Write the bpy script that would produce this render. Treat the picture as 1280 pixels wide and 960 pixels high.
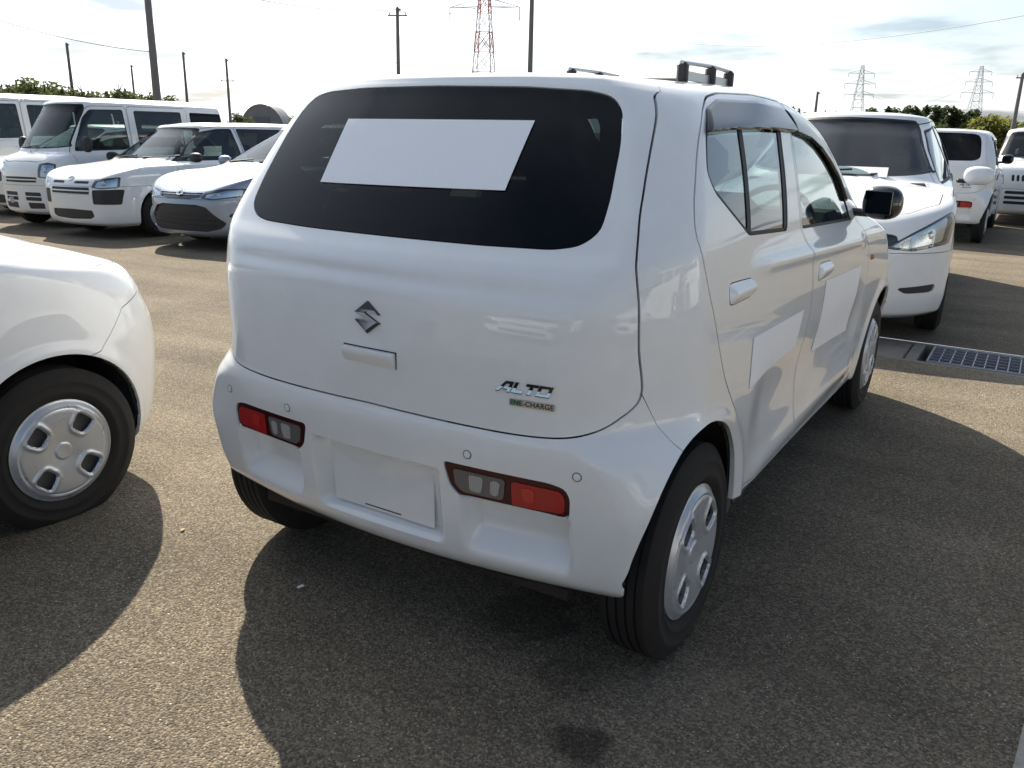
import bpy, math, random
from mathutils import Vector, Matrix
from mathutils.bvhtree import BVHTree
for o in list(bpy.data.objects): bpy.data.objects.remove(o)
SC=bpy.context.scene; COL=SC.collection
random.seed(7)
# ---------------------------------------------------------------- camera (solved from the hatchback's known dimensions)
CAM_POS=(1.3154,-1.8852,1.2974); CAM_F=1046.7; CAM_P,CAM_Y,CAM_R=.293777,-.551126,-.022646
def cam_axes():
    p,y,r=CAM_P,CAM_Y,CAM_R
    fw=Vector((math.sin(y)*math.cos(p),math.cos(y)*math.cos(p),-math.sin(p)))
    rt=Vector((math.cos(y),-math.sin(y),0));dn=fw.cross(rt)
    return rt*math.cos(r)+dn*math.sin(r),-rt*math.sin(r)+dn*math.cos(r),fw
AX=cam_axes()
cd=bpy.data.cameras.new('camera');cam=bpy.data.objects.new('camera',cd);COL.objects.link(cam)
cd.sensor_width=36;cd.lens=36*CAM_F/1280;cd.clip_start=.05;cd.clip_end=6000
m=Matrix((AX[0],-AX[1],-AX[2])).transposed().to_4x4();m.translation=CAM_POS;cam.matrix_world=m
SC.camera=cam
def ray(u,v):
    return AX[0]*((u-640)/CAM_F)+AX[1]*((v-480)/CAM_F)+AX[2]
def on_ground(u,v,z=0.):
    d=ray(u,v);t=(z-CAM_POS[2])/d.z;return Vector(CAM_POS)+d*t
def at_depth(u,v,dist):
    """point on the pixel's ray at a horizontal distance (metres) from the camera"""
    d=ray(u,v);return Vector(CAM_POS)+d*(dist/math.hypot(d.x,d.y))
# ---------------------------------------------------------------- light
SHX,SHY=1.0,-.77                                   # shadow offset on the ground per metre of height
SUN_DIR=Vector((-SHX,-SHY,1)).normalized()
elev=math.asin(SUN_DIR.z);azim=math.atan2(SUN_DIR.x,SUN_DIR.y)
W=bpy.data.worlds.new('World');SC.world=W;W.use_nodes=True
nt=W.node_tree;nt.nodes.clear()
N=nt.nodes.new;LK=nt.links.new
out=N('ShaderNodeOutputWorld');bg=N('ShaderNodeBackground');sky=N('ShaderNodeTexSky')
sky.sky_type='NISHITA';sky.sun_disc=False;sky.sun_elevation=elev;sky.sun_rotation=azim
sky.air_density=1.0;sky.dust_density=.8;sky.ozone_density=1.0
bg.inputs['Strength'].default_value=.064
# thin broken cloud: noise on the view direction stretched flat like a cloud deck
tc=N('ShaderNodeTexCoord');sx=N('ShaderNodeSeparateXYZ');LK(tc.outputs['Generated'],sx.inputs[0])
def mth(op,a,b=None,c=None):
    n=N('ShaderNodeMath');n.operation=op
    for i,q in enumerate((a,b,c)):
        if q is None: continue
        if isinstance(q,(int,float)): n.inputs[i].default_value=q
        else: LK(q,n.inputs[i])
    return n.outputs[0]
zz=mth('ADD',mth('MAXIMUM',sx.outputs[2],0.),.10)
cb=N('ShaderNodeCombineXYZ');LK(mth('DIVIDE',sx.outputs[0],zz),cb.inputs[0]);LK(mth('DIVIDE',sx.outputs[1],zz),cb.inputs[1])
nz=N('ShaderNodeTexNoise');nz.inputs['Scale'].default_value=.75;nz.inputs['Detail'].default_value=7;nz.inputs['Roughness'].default_value=.55
LK(cb.outputs[0],nz.inputs['Vector'])
cr=N('ShaderNodeMapRange');cr.interpolation_type='SMOOTHSTEP';cr.inputs[1].default_value=.54;cr.inputs[2].default_value=.70;LK(nz.outputs['Fac'],cr.inputs[0])
n2=N('ShaderNodeTexNoise');n2.inputs['Scale'].default_value=.9;n2.inputs['Detail'].default_value=5
mp=N('ShaderNodeVectorMath');mp.operation='ADD';mp.inputs[1].default_value=(3.1,7.7,0);LK(cb.outputs[0],mp.inputs[0]);LK(mp.outputs[0],n2.inputs['Vector'])
cs=N('ShaderNodeMapRange');cs.interpolation_type='SMOOTHSTEP';cs.inputs[1].default_value=.50;cs.inputs[2].default_value=.67;LK(n2.outputs['Fac'],cs.inputs[0])
cc=N('ShaderNodeMix');cc.data_type='RGBA';cc.inputs['A'].default_value=(5.7,6.0,6.4,1);cc.inputs['B'].default_value=(1.5,1.75,2.2,1);LK(cs.outputs[0],cc.inputs['Factor'])
# clouds and haze scatter forward: brighter towards the sun
sd=N('ShaderNodeVectorMath');sd.operation='DOT_PRODUCT';sd.inputs[1].default_value=tuple(SUN_DIR);LK(tc.outputs['Generated'],sd.inputs[0])
gl=mth('POWER',mth('MULTIPLY_ADD',sd.outputs['Value'],.5,.5),4.)
bo=mth('MULTIPLY_ADD',gl,3.0,.55)
cx=N('ShaderNodeVectorMath');cx.operation='SCALE';LK(cc.outputs['Result'],cx.inputs[0]);LK(bo,cx.inputs['Scale'])
cm=N('ShaderNodeMix');cm.data_type='RGBA';hz=mth('EXPONENT',mth('MULTIPLY',mth('MAXIMUM',sx.outputs[2],0.),-9.))   # white haze low over the horizon
LK(mth('MAXIMUM',mth('MULTIPLY',cr.outputs[0],.80),mth('MAXIMUM',mth('MULTIPLY',hz,.92),mth('MULTIPLY',gl,.9))),cm.inputs['Factor']);LK(sky.outputs[0],cm.inputs['A']);LK(cx.outputs[0],cm.inputs['B'])
LK(cm.outputs['Result'],bg.inputs['Color']);LK(bg.outputs[0],out.inputs[0])
sl=bpy.data.lights.new('sun','SUN');sl.energy=5.0;sl.angle=math.radians(.53);sl.color=(1,.91,.76)
so=bpy.data.objects.new('sun',sl);COL.objects.link(so);so.rotation_euler=SUN_DIR.to_track_quat('Z','Y').to_euler();so.location=SUN_DIR*50
SC.view_settings.view_transform='Standard';SC.view_settings.look='None';SC.view_settings.gamma=1;SC.view_settings.use_curve_mapping=False
SC.view_settings.exposure=1.02
SC.render.engine='CYCLES'
import numpy as np
PI=math.pi
# ---------------------------------------------------------------- numeric surface kit
def pchip(x,Y,q):
    x=np.asarray(x,float);Y=np.asarray(Y,float)
    h=np.diff(x);sh=(-1,)+(1,)*(Y.ndim-1);d=np.diff(Y,axis=0)/h.reshape(sh)
    m=np.zeros_like(Y)
    w1=(2*h[1:]+h[:-1]).reshape(sh);w2=(h[1:]+2*h[:-1]).reshape(sh)
    a,b=d[:-1],d[1:]
    ok=a*b>0
    with np.errstate(all='ignore'): mm=(w1+w2)/(w1/a+w2/b)
    m[1:-1]=np.where(ok,np.nan_to_num(mm),0)
    m[0]=d[0];m[-1]=d[-1]
    i=np.clip(np.searchsorted(x,q,side='right')-1,0,len(x)-2)
    t=((q-x[i])/h[i]).reshape(sh);H=h[i].reshape(sh)
    return (2*t**3-3*t**2+1)*Y[i]+(t**3-2*t**2+t)*H*m[i]+(-2*t**3+3*t**2)*Y[i+1]+(t**3-t**2)*H*m[i+1]
def sst(a,b,x):
    t=np.clip((x-a)/(b-a),0,1);return t*t*(3-2*t)
def row_loop(r,nr,nc,ns,nf):
    (zr,z1,z2,zf,yr,bow,ar,br,w1,wm,w2,yf,bowf,af,bf)=r
    x=np.linspace(0,w1-ar,nr,endpoint=False);th=np.linspace(0,PI/2,nc,endpoint=False)
    xa=np.concatenate([x,w1-ar+ar*np.sin(th)])
    ya=yr+bow*(xa/w1)**2+np.concatenate([0*x,br*(1-np.cos(th))])
    ta=np.concatenate([.3*(x/(w1-ar))**2,.3+.7*th/(PI/2)]);za=zr+(z1-zr)*sst(0,1,ta)
    s=np.linspace(0,1,ns,endpoint=False);ys=yr+bow+br;ye=yf-bowf-bf
    yb=ys+(ye-ys)*s;xb=w1*(1-s)*(1-2*s)+wm*4*s*(1-s)+w2*s*(2*s-1);zb=z1+(z2-z1)*s
    th=np.linspace(PI/2,0,nc,endpoint=False);x=np.linspace(w2-af,0,nf)
    xc=np.concatenate([w2-af+af*np.sin(th),x])
    yc=yf-bowf*(xc/w2)**2-np.concatenate([bf*(1-np.cos(th)),0*x])
    tc=np.concatenate([.3+.7*th/(PI/2),.3*(x/(w2-af))**2]);zc=zf+(z2-zf)*sst(0,1,tc)
    return np.stack([np.concatenate([xa,xb,xc]),np.concatenate([ya,yb,yc]),np.concatenate([za,zb,zc])],1)
class M:
    def __init__(s,V,F): s.V=np.asarray(V,float);s.F=np.asarray(F,int).reshape(-1,4)
    def sub(s,mask): return M(s.V,s.F[mask])
    def cen(s): return s.V[s.F].mean(1)
    def compact(s):
        u,inv=np.unique(s.F,return_inverse=True);return M(s.V[u],inv.reshape(-1,4))
def grid_body(rows,ds=.01,nr=60,nc=30,ns=240,nf=40):
    L=np.array([row_loop(r,nr,nc,ns,nf) for r in rows])          # rows, cols, 3  (right half)
    d=np.linalg.norm(np.diff(L,axis=0),axis=2);d=d.mean(1)*.5+d.max(1)*.5
    S=np.concatenate([[0],np.cumsum(d)])
    q=[]
    for i in range(len(d)): q+=list(np.linspace(S[i],S[i+1],max(2,int(round(d[i]/ds))),endpoint=False))
    q=np.array(q+[S[-1]])
    G=pchip(S,L,q)
    left=G[:,-2:0:-1].copy();left[...,0]*=-1
    G=np.concatenate([G,left],1);nq,nt=G.shape[:2]
    idx=np.arange(nq*nt).reshape(nq,nt)
    F=np.stack([idx[:-1],np.roll(idx,-1,1)[:-1],np.roll(idx,-1,1)[1:],idx[1:]],-1).reshape(-1,4)
    return M(G.reshape(-1,3),F)
def split(m,val):
    """cut the mesh along val=0: (inside val<0, outside)"""
    v=np.where(np.abs(val)<1e-6,1e-6,val);s=v<0
    fs=s[m.F];c=fs.sum(1)
    A=m.F[c==4];B=m.F[c==0];X=m.F[(c>0)&(c<4)]
    nv=[];cache={};n0=len(m.V);a=[];b=[]
    def cut(i,j):
        k=(i,j) if i<j else (j,i)
        if k not in cache:
            t=v[k[0]]/(v[k[0]]-v[k[1]]);nv.append(m.V[k[0]]*(1-t)+m.V[k[1]]*t);cache[k]=n0+len(nv)-1
        return cache[k]
    def put(L,p):
        if len(p)<3:return
        if len(p)==3:L.append((p[0],p[1],p[2],p[2]))
        elif len(p)==4:L.append(tuple(p))
        elif len(p)==5:L.append((p[0],p[1],p[2],p[3]));L.append((p[0],p[3],p[4],p[4]))
        else:L.append((p[0],p[1],p[2],p[3]));L.append((p[0],p[3],p[4],p[5]))
    for f in X.tolist():
        if f[3]==f[2]:f=f[:3]
        pa=[];pb=[]
        for k in range(len(f)):
            i=f[k];j=f[(k+1)%len(f)]
            (pa if s[i] else pb).append(i)
            if s[i]!=s[j]:
                x=cut(i,j);pa.append(x);pb.append(x)
        put(a,pa);put(b,pb)
    V=np.vstack([m.V,np.array(nv)]) if nv else m.V
    f4=lambda A,a:np.vstack([A,np.array(a,int).reshape(-1,4)])
    return M(V,f4(A,a)),M(V,f4(B,b))
def round_poly(P,r=.02,n=5):
    """closed polygon with rounded corners; r a number or one per corner"""
    P=[np.array(p[:2],float) for p in P];N=len(P);out=[]
    for i in range(N):
        ri=r[i] if hasattr(r,'__len__') else r
        a,b,c=P[i-1],P[i],P[(i+1)%N];u=a-b;w=c-b;lu=np.linalg.norm(u);lw=np.linalg.norm(w)
        ri=min(ri,lu*.48,lw*.48)
        if ri<1e-6: out.append(b);continue
        p=b+u/lu*ri;q=b+w/lw*ri
        for t in np.linspace(0,1,n): out.append((1-t)**2*p+2*t*(1-t)*b+t*t*q)
    return np.array(out)
def smooth_poly(P,n=6,closed=True):
    P=np.array(P,float);N=len(P);out=[]
    R=range(N) if closed else range(N-1)
    for i in R:
        if closed: p0,p1,p2,p3=P[i-1],P[i],P[(i+1)%N],P[(i+2)%N]
        else: p0,p1,p2,p3=P[max(i-1,0)],P[i],P[i+1],P[min(i+2,N-1)]
        for t in np.linspace(0,1,n,endpoint=False):
            out.append(.5*(2*p1+(p2-p0)*t+(2*p0-5*p1+4*p2-p3)*t*t+(3*p1-p0-3*p2+p3)*t**3))
    if not closed: out.append(P[-1])
    return np.array(out)
def sdf(P,a,b):
    """signed distance (neg inside) of points (a,b) to closed polygon"""
    x=np.stack([a,b],1);d=np.full(len(x),1e9);ins=np.zeros(len(x),bool)
    lo=P.min(0)-.08;hi=P.max(0)+.08
    near=((x>lo)&(x<hi)).all(1);xs=x[near];dn=np.full(len(xs),1e9);inn=np.zeros(len(xs),bool)
    for i in range(len(P)):
        p=P[i-1];q=P[i];e=q-p;L=e@e
        if L<1e-14: continue
        w=xs-p;t=np.clip(w@e/L,0,1);dn=np.minimum(dn,((w-t[:,None]*e)**2).sum(1))
        cr=(p[1]<=xs[:,1])!=(q[1]<=xs[:,1])
        with np.errstate(all='ignore'): xi=p[0]+(xs[:,1]-p[1])*e[0]/e[1] if e[1] else np.full(len(xs),1e9)
        inn^=cr&(xs[:,0]<xi)
    r=np.full(len(x),.08);r[near]=np.sqrt(dn)*np.where(inn,-1,1);return r
def dline(P,a,b):
    """distance to an open polyline"""
    x=np.stack([a,b],1);d=np.full(len(x),1e9)
    for i in range(1,len(P)):
        p=P[i-1];e=P[i]-p;L=e@e
        if L<1e-14: continue
        w=x-p;t=np.clip(w@e/L,0,1);d=np.minimum(d,((w-t[:,None]*e)**2).sum(1))
    return np.sqrt(d)
def vnormals(m):
    V,F=m.V,m.F;n=np.cross(V[F[:,2]]-V[F[:,0]],V[F[:,3]]-V[F[:,1]])
    N=np.zeros_like(V)
    for k in range(4): np.add.at(N,F[:,k],n)
    L=np.linalg.norm(N,axis=1,keepdims=True);return N/np.maximum(L,1e-12)
def boundary(F):
    E=np.concatenate([F[:,[0,1]],F[:,[1,2]],F[:,[2,3]],F[:,[3,0]]]);E=E[E[:,0]!=E[:,1]]
    key=np.sort(E,1);_,inv,cnt=np.unique(key,axis=0,return_inverse=True,return_counts=True)
    return E[cnt[inv.ravel()]==1]
def thicken(m,depth=.008,push=0.):
    """outer skin + a rim turned inwards along every open edge"""
    m=m.compact();N=vnormals(m);V=m.V+N*push
    B=boundary(m.F)
    if len(B)==0 or depth==0: return M(V,m.F)
    u,inv=np.unique(B,return_inverse=True);inv=inv.reshape(-1,2);n0=len(V)
    W=np.vstack([V,V[u],V[u]-N[u]*depth]);k=len(u)
    R=np.stack([inv[:,1]+n0,inv[:,0]+n0,inv[:,0]+n0+k,inv[:,1]+n0+k],1)
    return M(W,np.vstack([m.F,R]))
def join(*ms):
    V=[];F=[];n=0
    for m in ms: V.append(m.V);F.append(m.F+n);n+=len(m.V)
    return M(np.vstack(V),np.vstack(F))
def sides(m):
    c=m.cen()[:,0];return m.sub(c>0),m.sub(c<0)
# zr z1 z2 zf | yr bow ar br | w1 wm w2 | yf bowf af bf      (metres, rear axle at y=0, front +y)
ALTO_ROWS=[
(.20,.21,.18,.18, -.27,.10,.14,.16, .660,.660,.640, 2.89,.14,.25,.25),
(.25,.25,.20,.19, -.345,.10,.10,.12, .712,.690,.670, 2.965,.14,.25,.28),
(.30,.29,.235,.24, -.385,.09,.085,.10, .730,.704,.690, 3.01,.13,.25,.30),
(.42,.40,.38,.40, -.405,.085,.085,.10, .737,.716,.712, 3.035,.12,.26,.32),
(.53,.52,.50,.52, -.416,.085,.105,.12, .737,.722,.722, 3.04,.12,.26,.33),
(.60,.60,.58,.60, -.420,.085,.15,.17, .735,.726,.726, 3.04,.12,.27,.34),
(.632,.655,.63,.65, -.417,.085,.215,.235, .733,.728,.728, 3.035,.12,.28,.35),
(.65,.70,.67,.685, -.411,.085,.255,.28, .731,.729,.727, 3.025,.12,.28,.36),
(.70,.755,.72,.72, -.410,.085,.26,.29, .730,.728,.724, 3.01,.12,.28,.37),
(.80,.83,.80,.775, -.409,.085,.25,.28, .728,.727,.716, 2.985,.12,.28,.38),
(.90,.905,.87,.82, -.404,.085,.235,.26, .724,.724,.706, 2.94,.12,.28,.40),
(.965,.96,.915,.87, -.392,.085,.215,.235, .718,.718,.692, 2.82,.12,.28,.42),
(1.01,1.005,.95,.925, -.370,.085,.18,.20, .712,.703,.672, 2.66,.14,.28,.36),
(1.045,1.045,.99,.965, -.345,.085,.15,.17, .706,.690,.650, 2.46,.16,.28,.26),
(1.09,1.085,1.03,1.0, -.318,.086,.14,.16, .697,.682,.638, 2.37,.17,.28,.25),
(1.20,1.18,1.13,1.13, -.252,.088,.13,.15, .668,.658,.615, 2.20,.18,.26,.24),
(1.30,1.27,1.24,1.25, -.190,.092,.12,.15, .634,.628,.585, 2.03,.19,.24,.23),
(1.375,1.340,1.315,1.335, -.140,.094,.12,.15, .600,.600,.560, 1.87,.19,.22,.22),
(1.408,1.380,1.357,1.377, -.119,.095,.13,.16, .572,.575,.535, 1.74,.19,.21,.22),
(1.424,1.402,1.386,1.400, -.104,.095,.14,.18, .542,.548,.505, 1.62,.18,.20,.22),
(1.4305,1.416,1.405,1.416, -.07,.09,.16,.20, .490,.500,.450, 1.52,.17,.19,.22),
(1.4345,1.428,1.420,1.427, .06,.08,.14,.20, .36,.375,.33, 1.37,.13,.16,.20),
(1.4375,1.436,1.431,1.435, .30,.05,.08,.15, .18,.19,.17, 1.15,.08,.10,.15),
(1.439,1.438,1.437,1.438, .50,.01,.01,.02, .02,.02,.02, .98,.01,.01,.02),
]

AR=(-.045,.295,.338);AF=(2.455,.285,.332)          # wheel arches: y, z, radius
def alto_shape(V):
    V=V.copy();x,y,z=V.T.copy()
    a=np.abs(x);sg=np.sign(x);side=sst(.55,.66,a)
    V[:,2]=z+.024*sst(1.24,1.40,z)*np.exp(-((y-.85)/.55)**2)
    dx=0*x
    for (cy,cz,r) in (AR,AF):
        d=np.hypot(y-cy,z-cz);dx+=.011*np.exp(-((d-r-.006)/.028)**2)*(z<.85)
    mid=sst(.30,.50,y)*(1-sst(1.80,2.0,y))
    zc=.975-.050*(y-.3)
    dx+=.009*np.exp(-((z-zc)/.022)**2)*sst(.22,.4,y)*(1-sst(1.75,1.95,y))
    dx-=.016*np.exp(-((z-.56)/.11)**2)*mid
    dx+=.012*np.exp(-((z-.36)/.045)**2)*mid
    V[:,0]=x+sg*side*dx
    rear=(y<-.15)&(z<.62)
    # pocket under each tail light, shelf sloping back out at the bottom
    pm=sst(.262,.292,a-.06*(.46-z)*0)*(1-sst(.524,.540,a))
    pz=np.where(z>.40,1-sst(.455,.468,z),sst(.305,.395,z))
    V[:,1]+=np.where(rear,.052*pm*pz,0)
    # number plate recess
    pm=1-sst(.178,.212,a);pz=(1-sst(.508,.530,z))*sst(.318,.345,z)
    V[:,1]+=np.where(rear,.040*pm*pz,0)
    # shallow crease under the rear glass and along the bumper top
    V[:,1]+=np.where(y<-.1,.006*np.exp(-((z-.965)/.02)**2)*(1-sst(.45,.6,a)),0)
    return V
# ---------------------------------------------------------------- scene helpers
def tag(o,label=None,cat=None,group=None,kind=None):
    if label:o['label']=label
    if cat:o['category']=cat
    if group:o['group']=group
    if kind:o['kind']=kind
    return o
def empty(name,loc=(0,0,0),rz=0.):
    o=bpy.data.objects.new(name,None);COL.objects.link(o);o.location=loc;o.rotation_euler=(0,0,rz);o.empty_display_size=.2;return o
def to_mesh(name,m,mats,smooth=True,angle=35,idx=None):
    m=m.compact() if len(m.F) else m
    F=m.F;tri=F[:,2]==F[:,3];cnt=np.where(tri,3,4)
    flat=F.ravel();keep=np.ones((len(F),4),bool);keep[tri,3]=False;loops=flat[keep.ravel()]
    me=bpy.data.meshes.new(name)
    me.vertices.add(len(m.V));me.vertices.foreach_set('co',m.V.astype(np.float32).ravel())
    me.loops.add(len(loops));me.loops.foreach_set('vertex_index',loops.astype(np.int32))
    st=np.concatenate([[0],np.cumsum(cnt)[:-1]]).astype(np.int32)
    me.polygons.add(len(F));me.polygons.foreach_set('loop_start',st);me.polygons.foreach_set('loop_total',cnt.astype(np.int32))
    me.polygons.foreach_set('use_smooth',np.full(len(F),bool(smooth)))
    if not isinstance(mats,(list,tuple)): mats=[mats]
    for a in mats: me.materials.append(a)
    if idx is not None: me.polygons.foreach_set('material_index',np.asarray(idx,np.int32))
    me.update(calc_edges=True)
    if smooth and angle: me.set_sharp_from_angle(angle=math.radians(angle))
    return me
def obj(name,m,mat,parent=None,smooth=True,angle=35,loc=None,rot=None):
    me=m if isinstance(m,bpy.types.Mesh) else to_mesh(name,m,mat,smooth,angle)
    o=bpy.data.objects.new(name,me);COL.objects.link(o)
    if parent:o.parent=parent
    if loc is not None:o.location=loc
    if rot is not None:o.rotation_euler=rot
    return o
def copy_tree(o,parent=None):
    c=o.copy();COL.objects.link(c);c.parent=parent
    for ch in list(o.children): copy_tree(ch,c)
    return c
def fan(F):
    """list of polygons -> quad table"""
    out=[]
    for f in F:
        if len(f)==3:out.append((f[0],f[1],f[2],f[2]))
        elif len(f)==4:out.append(tuple(f))
        else:
            for k in range(1,len(f)-1,2):
                if k+2<len(f): out.append((f[0],f[k],f[k+1],f[k+2]))
                else: out.append((f[0],f[k],f[k+1],f[k+1]))
    return np.array(out,int)
def box(c,s,rz=0.,bev=0.):
    """box centre c, full size s; bev chamfers every edge"""
    h=np.array(s)/2;b=min(bev,h.min()*.95)
    if b<=0:
        V=np.array([(x,y,z) for z in(-1,1) for y in(-1,1) for x in(-1,1)])*h
        F=[(0,2,3,1),(4,5,7,6),(0,1,5,4),(2,6,7,3),(0,4,6,2),(1,3,7,5)]
    else:
        V=[];ix={}
        for sx in(-1,1):
            for sy in(-1,1):
                for sz in(-1,1):
                    for a in range(3):
                        p=[sx*(h[0]-b),sy*(h[1]-b),sz*(h[2]-b)];p[a]=(sx,sy,sz)[a]*h[a]
                        ix[(sx,sy,sz,a)]=len(V);V.append(p)
        F=[];P=(-1,1)
        for a in range(3):
            o1,o2=[k for k in range(3) if k!=a]
            for s0 in P:
                q=[]
                for (s1,s2) in((-1,-1),(1,-1),(1,1),(-1,1)):
                    k=[0,0,0];k[a]=s0;k[o1]=s1;k[o2]=s2;q.append(ix[(*k,a)])
                flip=(s0>0)!=(a!=1);F.append(q[::-1] if flip else q)
        for a in range(3):
            o1,o2=[k for k in range(3) if k!=a]
            for s1 in P:
                for s2 in P:
                    ka=[0,0,0];ka[o1]=s1;ka[o2]=s2;kb=list(ka);ka[a]=-1;kb[a]=1
                    q=[ix[(*ka,o1)],ix[(*kb,o1)],ix[(*kb,o2)],ix[(*ka,o2)]]
                    F.append(q)
        for sx in P:
            for sy in P:
                for sz in P: F.append([ix[(sx,sy,sz,k)] for k in range(3)])
        V=np.array(V);
        FF=[]
        for f in F:
            n=np.cross(V[f[1]]-V[f[0]],V[f[2]]-V[f[0]]);FF.append(f if n@V[f].mean(0)>0 else f[::-1])
        F=FF
    V=np.array(V,float);c_,s_=math.cos(rz),math.sin(rz)
    V=V@np.array([[c_,s_,0],[-s_,c_,0],[0,0,1]])+np.array(c)
    return M(V,fan(F))
def tube(P,r,n=8,cap=True):
    P=[Vector(p) for p in P];V=[];F=[];R=r if hasattr(r,'__len__') else [r]*len(P)
    t=(P[1]-P[0]).normalized();a=t.orthogonal().normalized()
    for i,p in enumerate(P):
        t=((P[i+1]-p) if i<len(P)-1 else (p-P[i-1])).normalized()
        if 0<i<len(P)-1: t=((P[i+1]-p).normalized()+(p-P[i-1]).normalized()).normalized()
        a=(a-t*a.dot(t)).normalized();b=t.cross(a)
        for k in range(n):
            w=2*PI*k/n;V.append(p+(a*math.cos(w)+b*math.sin(w))*R[i])
    for i in range(len(P)-1):
        for k in range(n): F.append((i*n+k,i*n+(k+1)%n,(i+1)*n+(k+1)%n,(i+1)*n+k))
    if cap: F.append(tuple(range(n-1,-1,-1)));F.append(tuple(range((len(P)-1)*n,len(P)*n)))
    return M(np.array([tuple(v) for v in V]),fan(F))
def lathe_x(prof,n=64):
    """profile [(x,r)...] turned about the X axis"""
    V=[];F=[];k=len(prof)
    for i in range(n):
        a=2*PI*i/n
        for x,r in prof: V.append((x,r*math.cos(a),r*math.sin(a)))
    for i in range(n):
        j=(i+1)%n
        for q in range(k-1): F.append((i*k+q,j*k+q,j*k+q+1,i*k+q+1))
    return M(np.array(V),np.array(F))
def prism(P,t,close=True):
    """flat polygon (x,y) extruded along z from 0 to t"""
    P=np.array(P,float);area=(P[:,0]*np.roll(P[:,1],-1)-np.roll(P[:,0],-1)*P[:,1]).sum()
    if area<0:P=P[::-1]
    n=len(P);V=np.vstack([np.c_[P,np.zeros(n)],np.c_[P,np.full(n,t)]])
    from mathutils.geometry import tessellate_polygon
    T=tessellate_polygon([[Vector((p[0],p[1],0)) for p in P]]);F=[]
    for a,b,c in T:
        s=np.cross(P[b]-P[a],P[c]-P[a])
        if s<0:a,b=b,a
        F.append((a+n,b+n,c+n,c+n));F.append((b,a,c,c))
    for i in range(n): F.append((i,(i+1)%n,(i+1)%n+n,i+n))
    return M(V,np.array(F))
def xf(m,mat):
    A=np.array(mat);return M(m.V@A[:3,:3].T+A[:3,3],m.F)
# ---------------------------------------------------------------- materials
def new_mat(name):
    m=bpy.data.materials.new(name);m.use_nodes=True;n=m.node_tree;b=n.nodes['Principled BSDF'];return m,n,b
def pbr(name,col,rough=.5,metal=0.,coat=0.,noise=0.,nscale=30.,bump=0.,bscale=200.,spec=.5,rvar=0.):
    m,n,b=new_mat(name);b.inputs['Base Color'].default_value=(*col,1);b.inputs['Roughness'].default_value=rough
    b.inputs['Metallic'].default_value=metal;b.inputs['Coat Weight'].default_value=coat;b.inputs['Coat Roughness'].default_value=.03
    b.inputs['Specular IOR Level'].default_value=spec
    L=n.links.new
    if noise or rvar:
        t=n.nodes.new('ShaderNodeTexCoord');z=n.nodes.new('ShaderNodeTexNoise');z.inputs['Scale'].default_value=nscale;z.inputs['Detail'].default_value=6
        L(t.outputs['Object'],z.inputs['Vector'])
        if noise:
            x=n.nodes.new('ShaderNodeMix');x.data_type='RGBA';x.inputs['A'].default_value=(*[c*(1-noise) for c in col],1);x.inputs['B'].default_value=(*[min(1,c*(1+noise)) for c in col],1)
            L(z.outputs['Fac'],x.inputs['Factor']);L(x.outputs['Result'],b.inputs['Base Color'])
        if rvar:
            r=n.nodes.new('ShaderNodeMapRange');r.inputs[3].default_value=max(0,rough-rvar);r.inputs[4].default_value=rough+rvar;L(z.outputs['Fac'],r.inputs[0]);L(r.outputs[0],b.inputs['Roughness'])
    if bump:
        t=n.nodes.new('ShaderNodeTexCoord');z=n.nodes.new('ShaderNodeTexNoise');z.inputs['Scale'].default_value=bscale;z.inputs['Detail'].default_value=3
        p=n.nodes.new('ShaderNodeBump');p.inputs['Strength'].default_value=bump;p.inputs['Distance'].default_value=.002
        L(t.outputs['Object'],z.inputs['Vector']);L(z.outputs['Fac'],p.inputs['Height']);L(p.outputs[0],b.inputs['Normal'])
    return m
def car_paint(name,col,metal=0.,dirt=.10):
    """clear-coated paint with a faint patchy road film"""
    m,n,b=new_mat(name);L=n.links.new;A=n.nodes.new
    b.inputs['Roughness'].default_value=.42;b.inputs['Metallic'].default_value=metal
    b.inputs['Coat Weight'].default_value=1;b.inputs['Coat Roughness'].default_value=.035
    t=A('ShaderNodeTexCoord');z=A('ShaderNodeTexNoise');z.inputs['Scale'].default_value=9;z.inputs['Detail'].default_value=8;z.inputs['Roughness'].default_value=.65
    L(t.outputs['Object'],z.inputs['Vector'])
    f=A('ShaderNodeTexNoise');f.inputs['Scale'].default_value=420;f.inputs['Detail'].default_value=2;L(t.outputs['Object'],f.inputs['Vector'])
    u=A('ShaderNodeMapRange');u.inputs[1].default_value=.35;u.inputs[2].default_value=.8;u.inputs[3].default_value=0;u.inputs[4].default_value=dirt;L(z.outputs['Fac'],u.inputs[0])
    x=A('ShaderNodeMix');x.data_type='RGBA';x.inputs['A'].default_value=(*col,1);x.inputs['B'].default_value=(.34,.31,.26,1);L(u.outputs[0],x.inputs['Factor'])
    L(x.outputs['Result'],b.inputs['Base Color'])
    cr=A('ShaderNodeMapRange');cr.inputs[3].default_value=.0;cr.inputs[4].default_value=.045;L(z.outputs['Fac'],cr.inputs[0]);L(cr.outputs[0],b.inputs['Coat Roughness'])
    p=A('ShaderNodeBump');p.inputs['Strength'].default_value=.03;p.inputs['Distance'].default_value=.0004;L(f.outputs['Fac'],p.inputs['Height']);L(p.outputs[0],b.inputs['Normal'])
    return m
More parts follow.
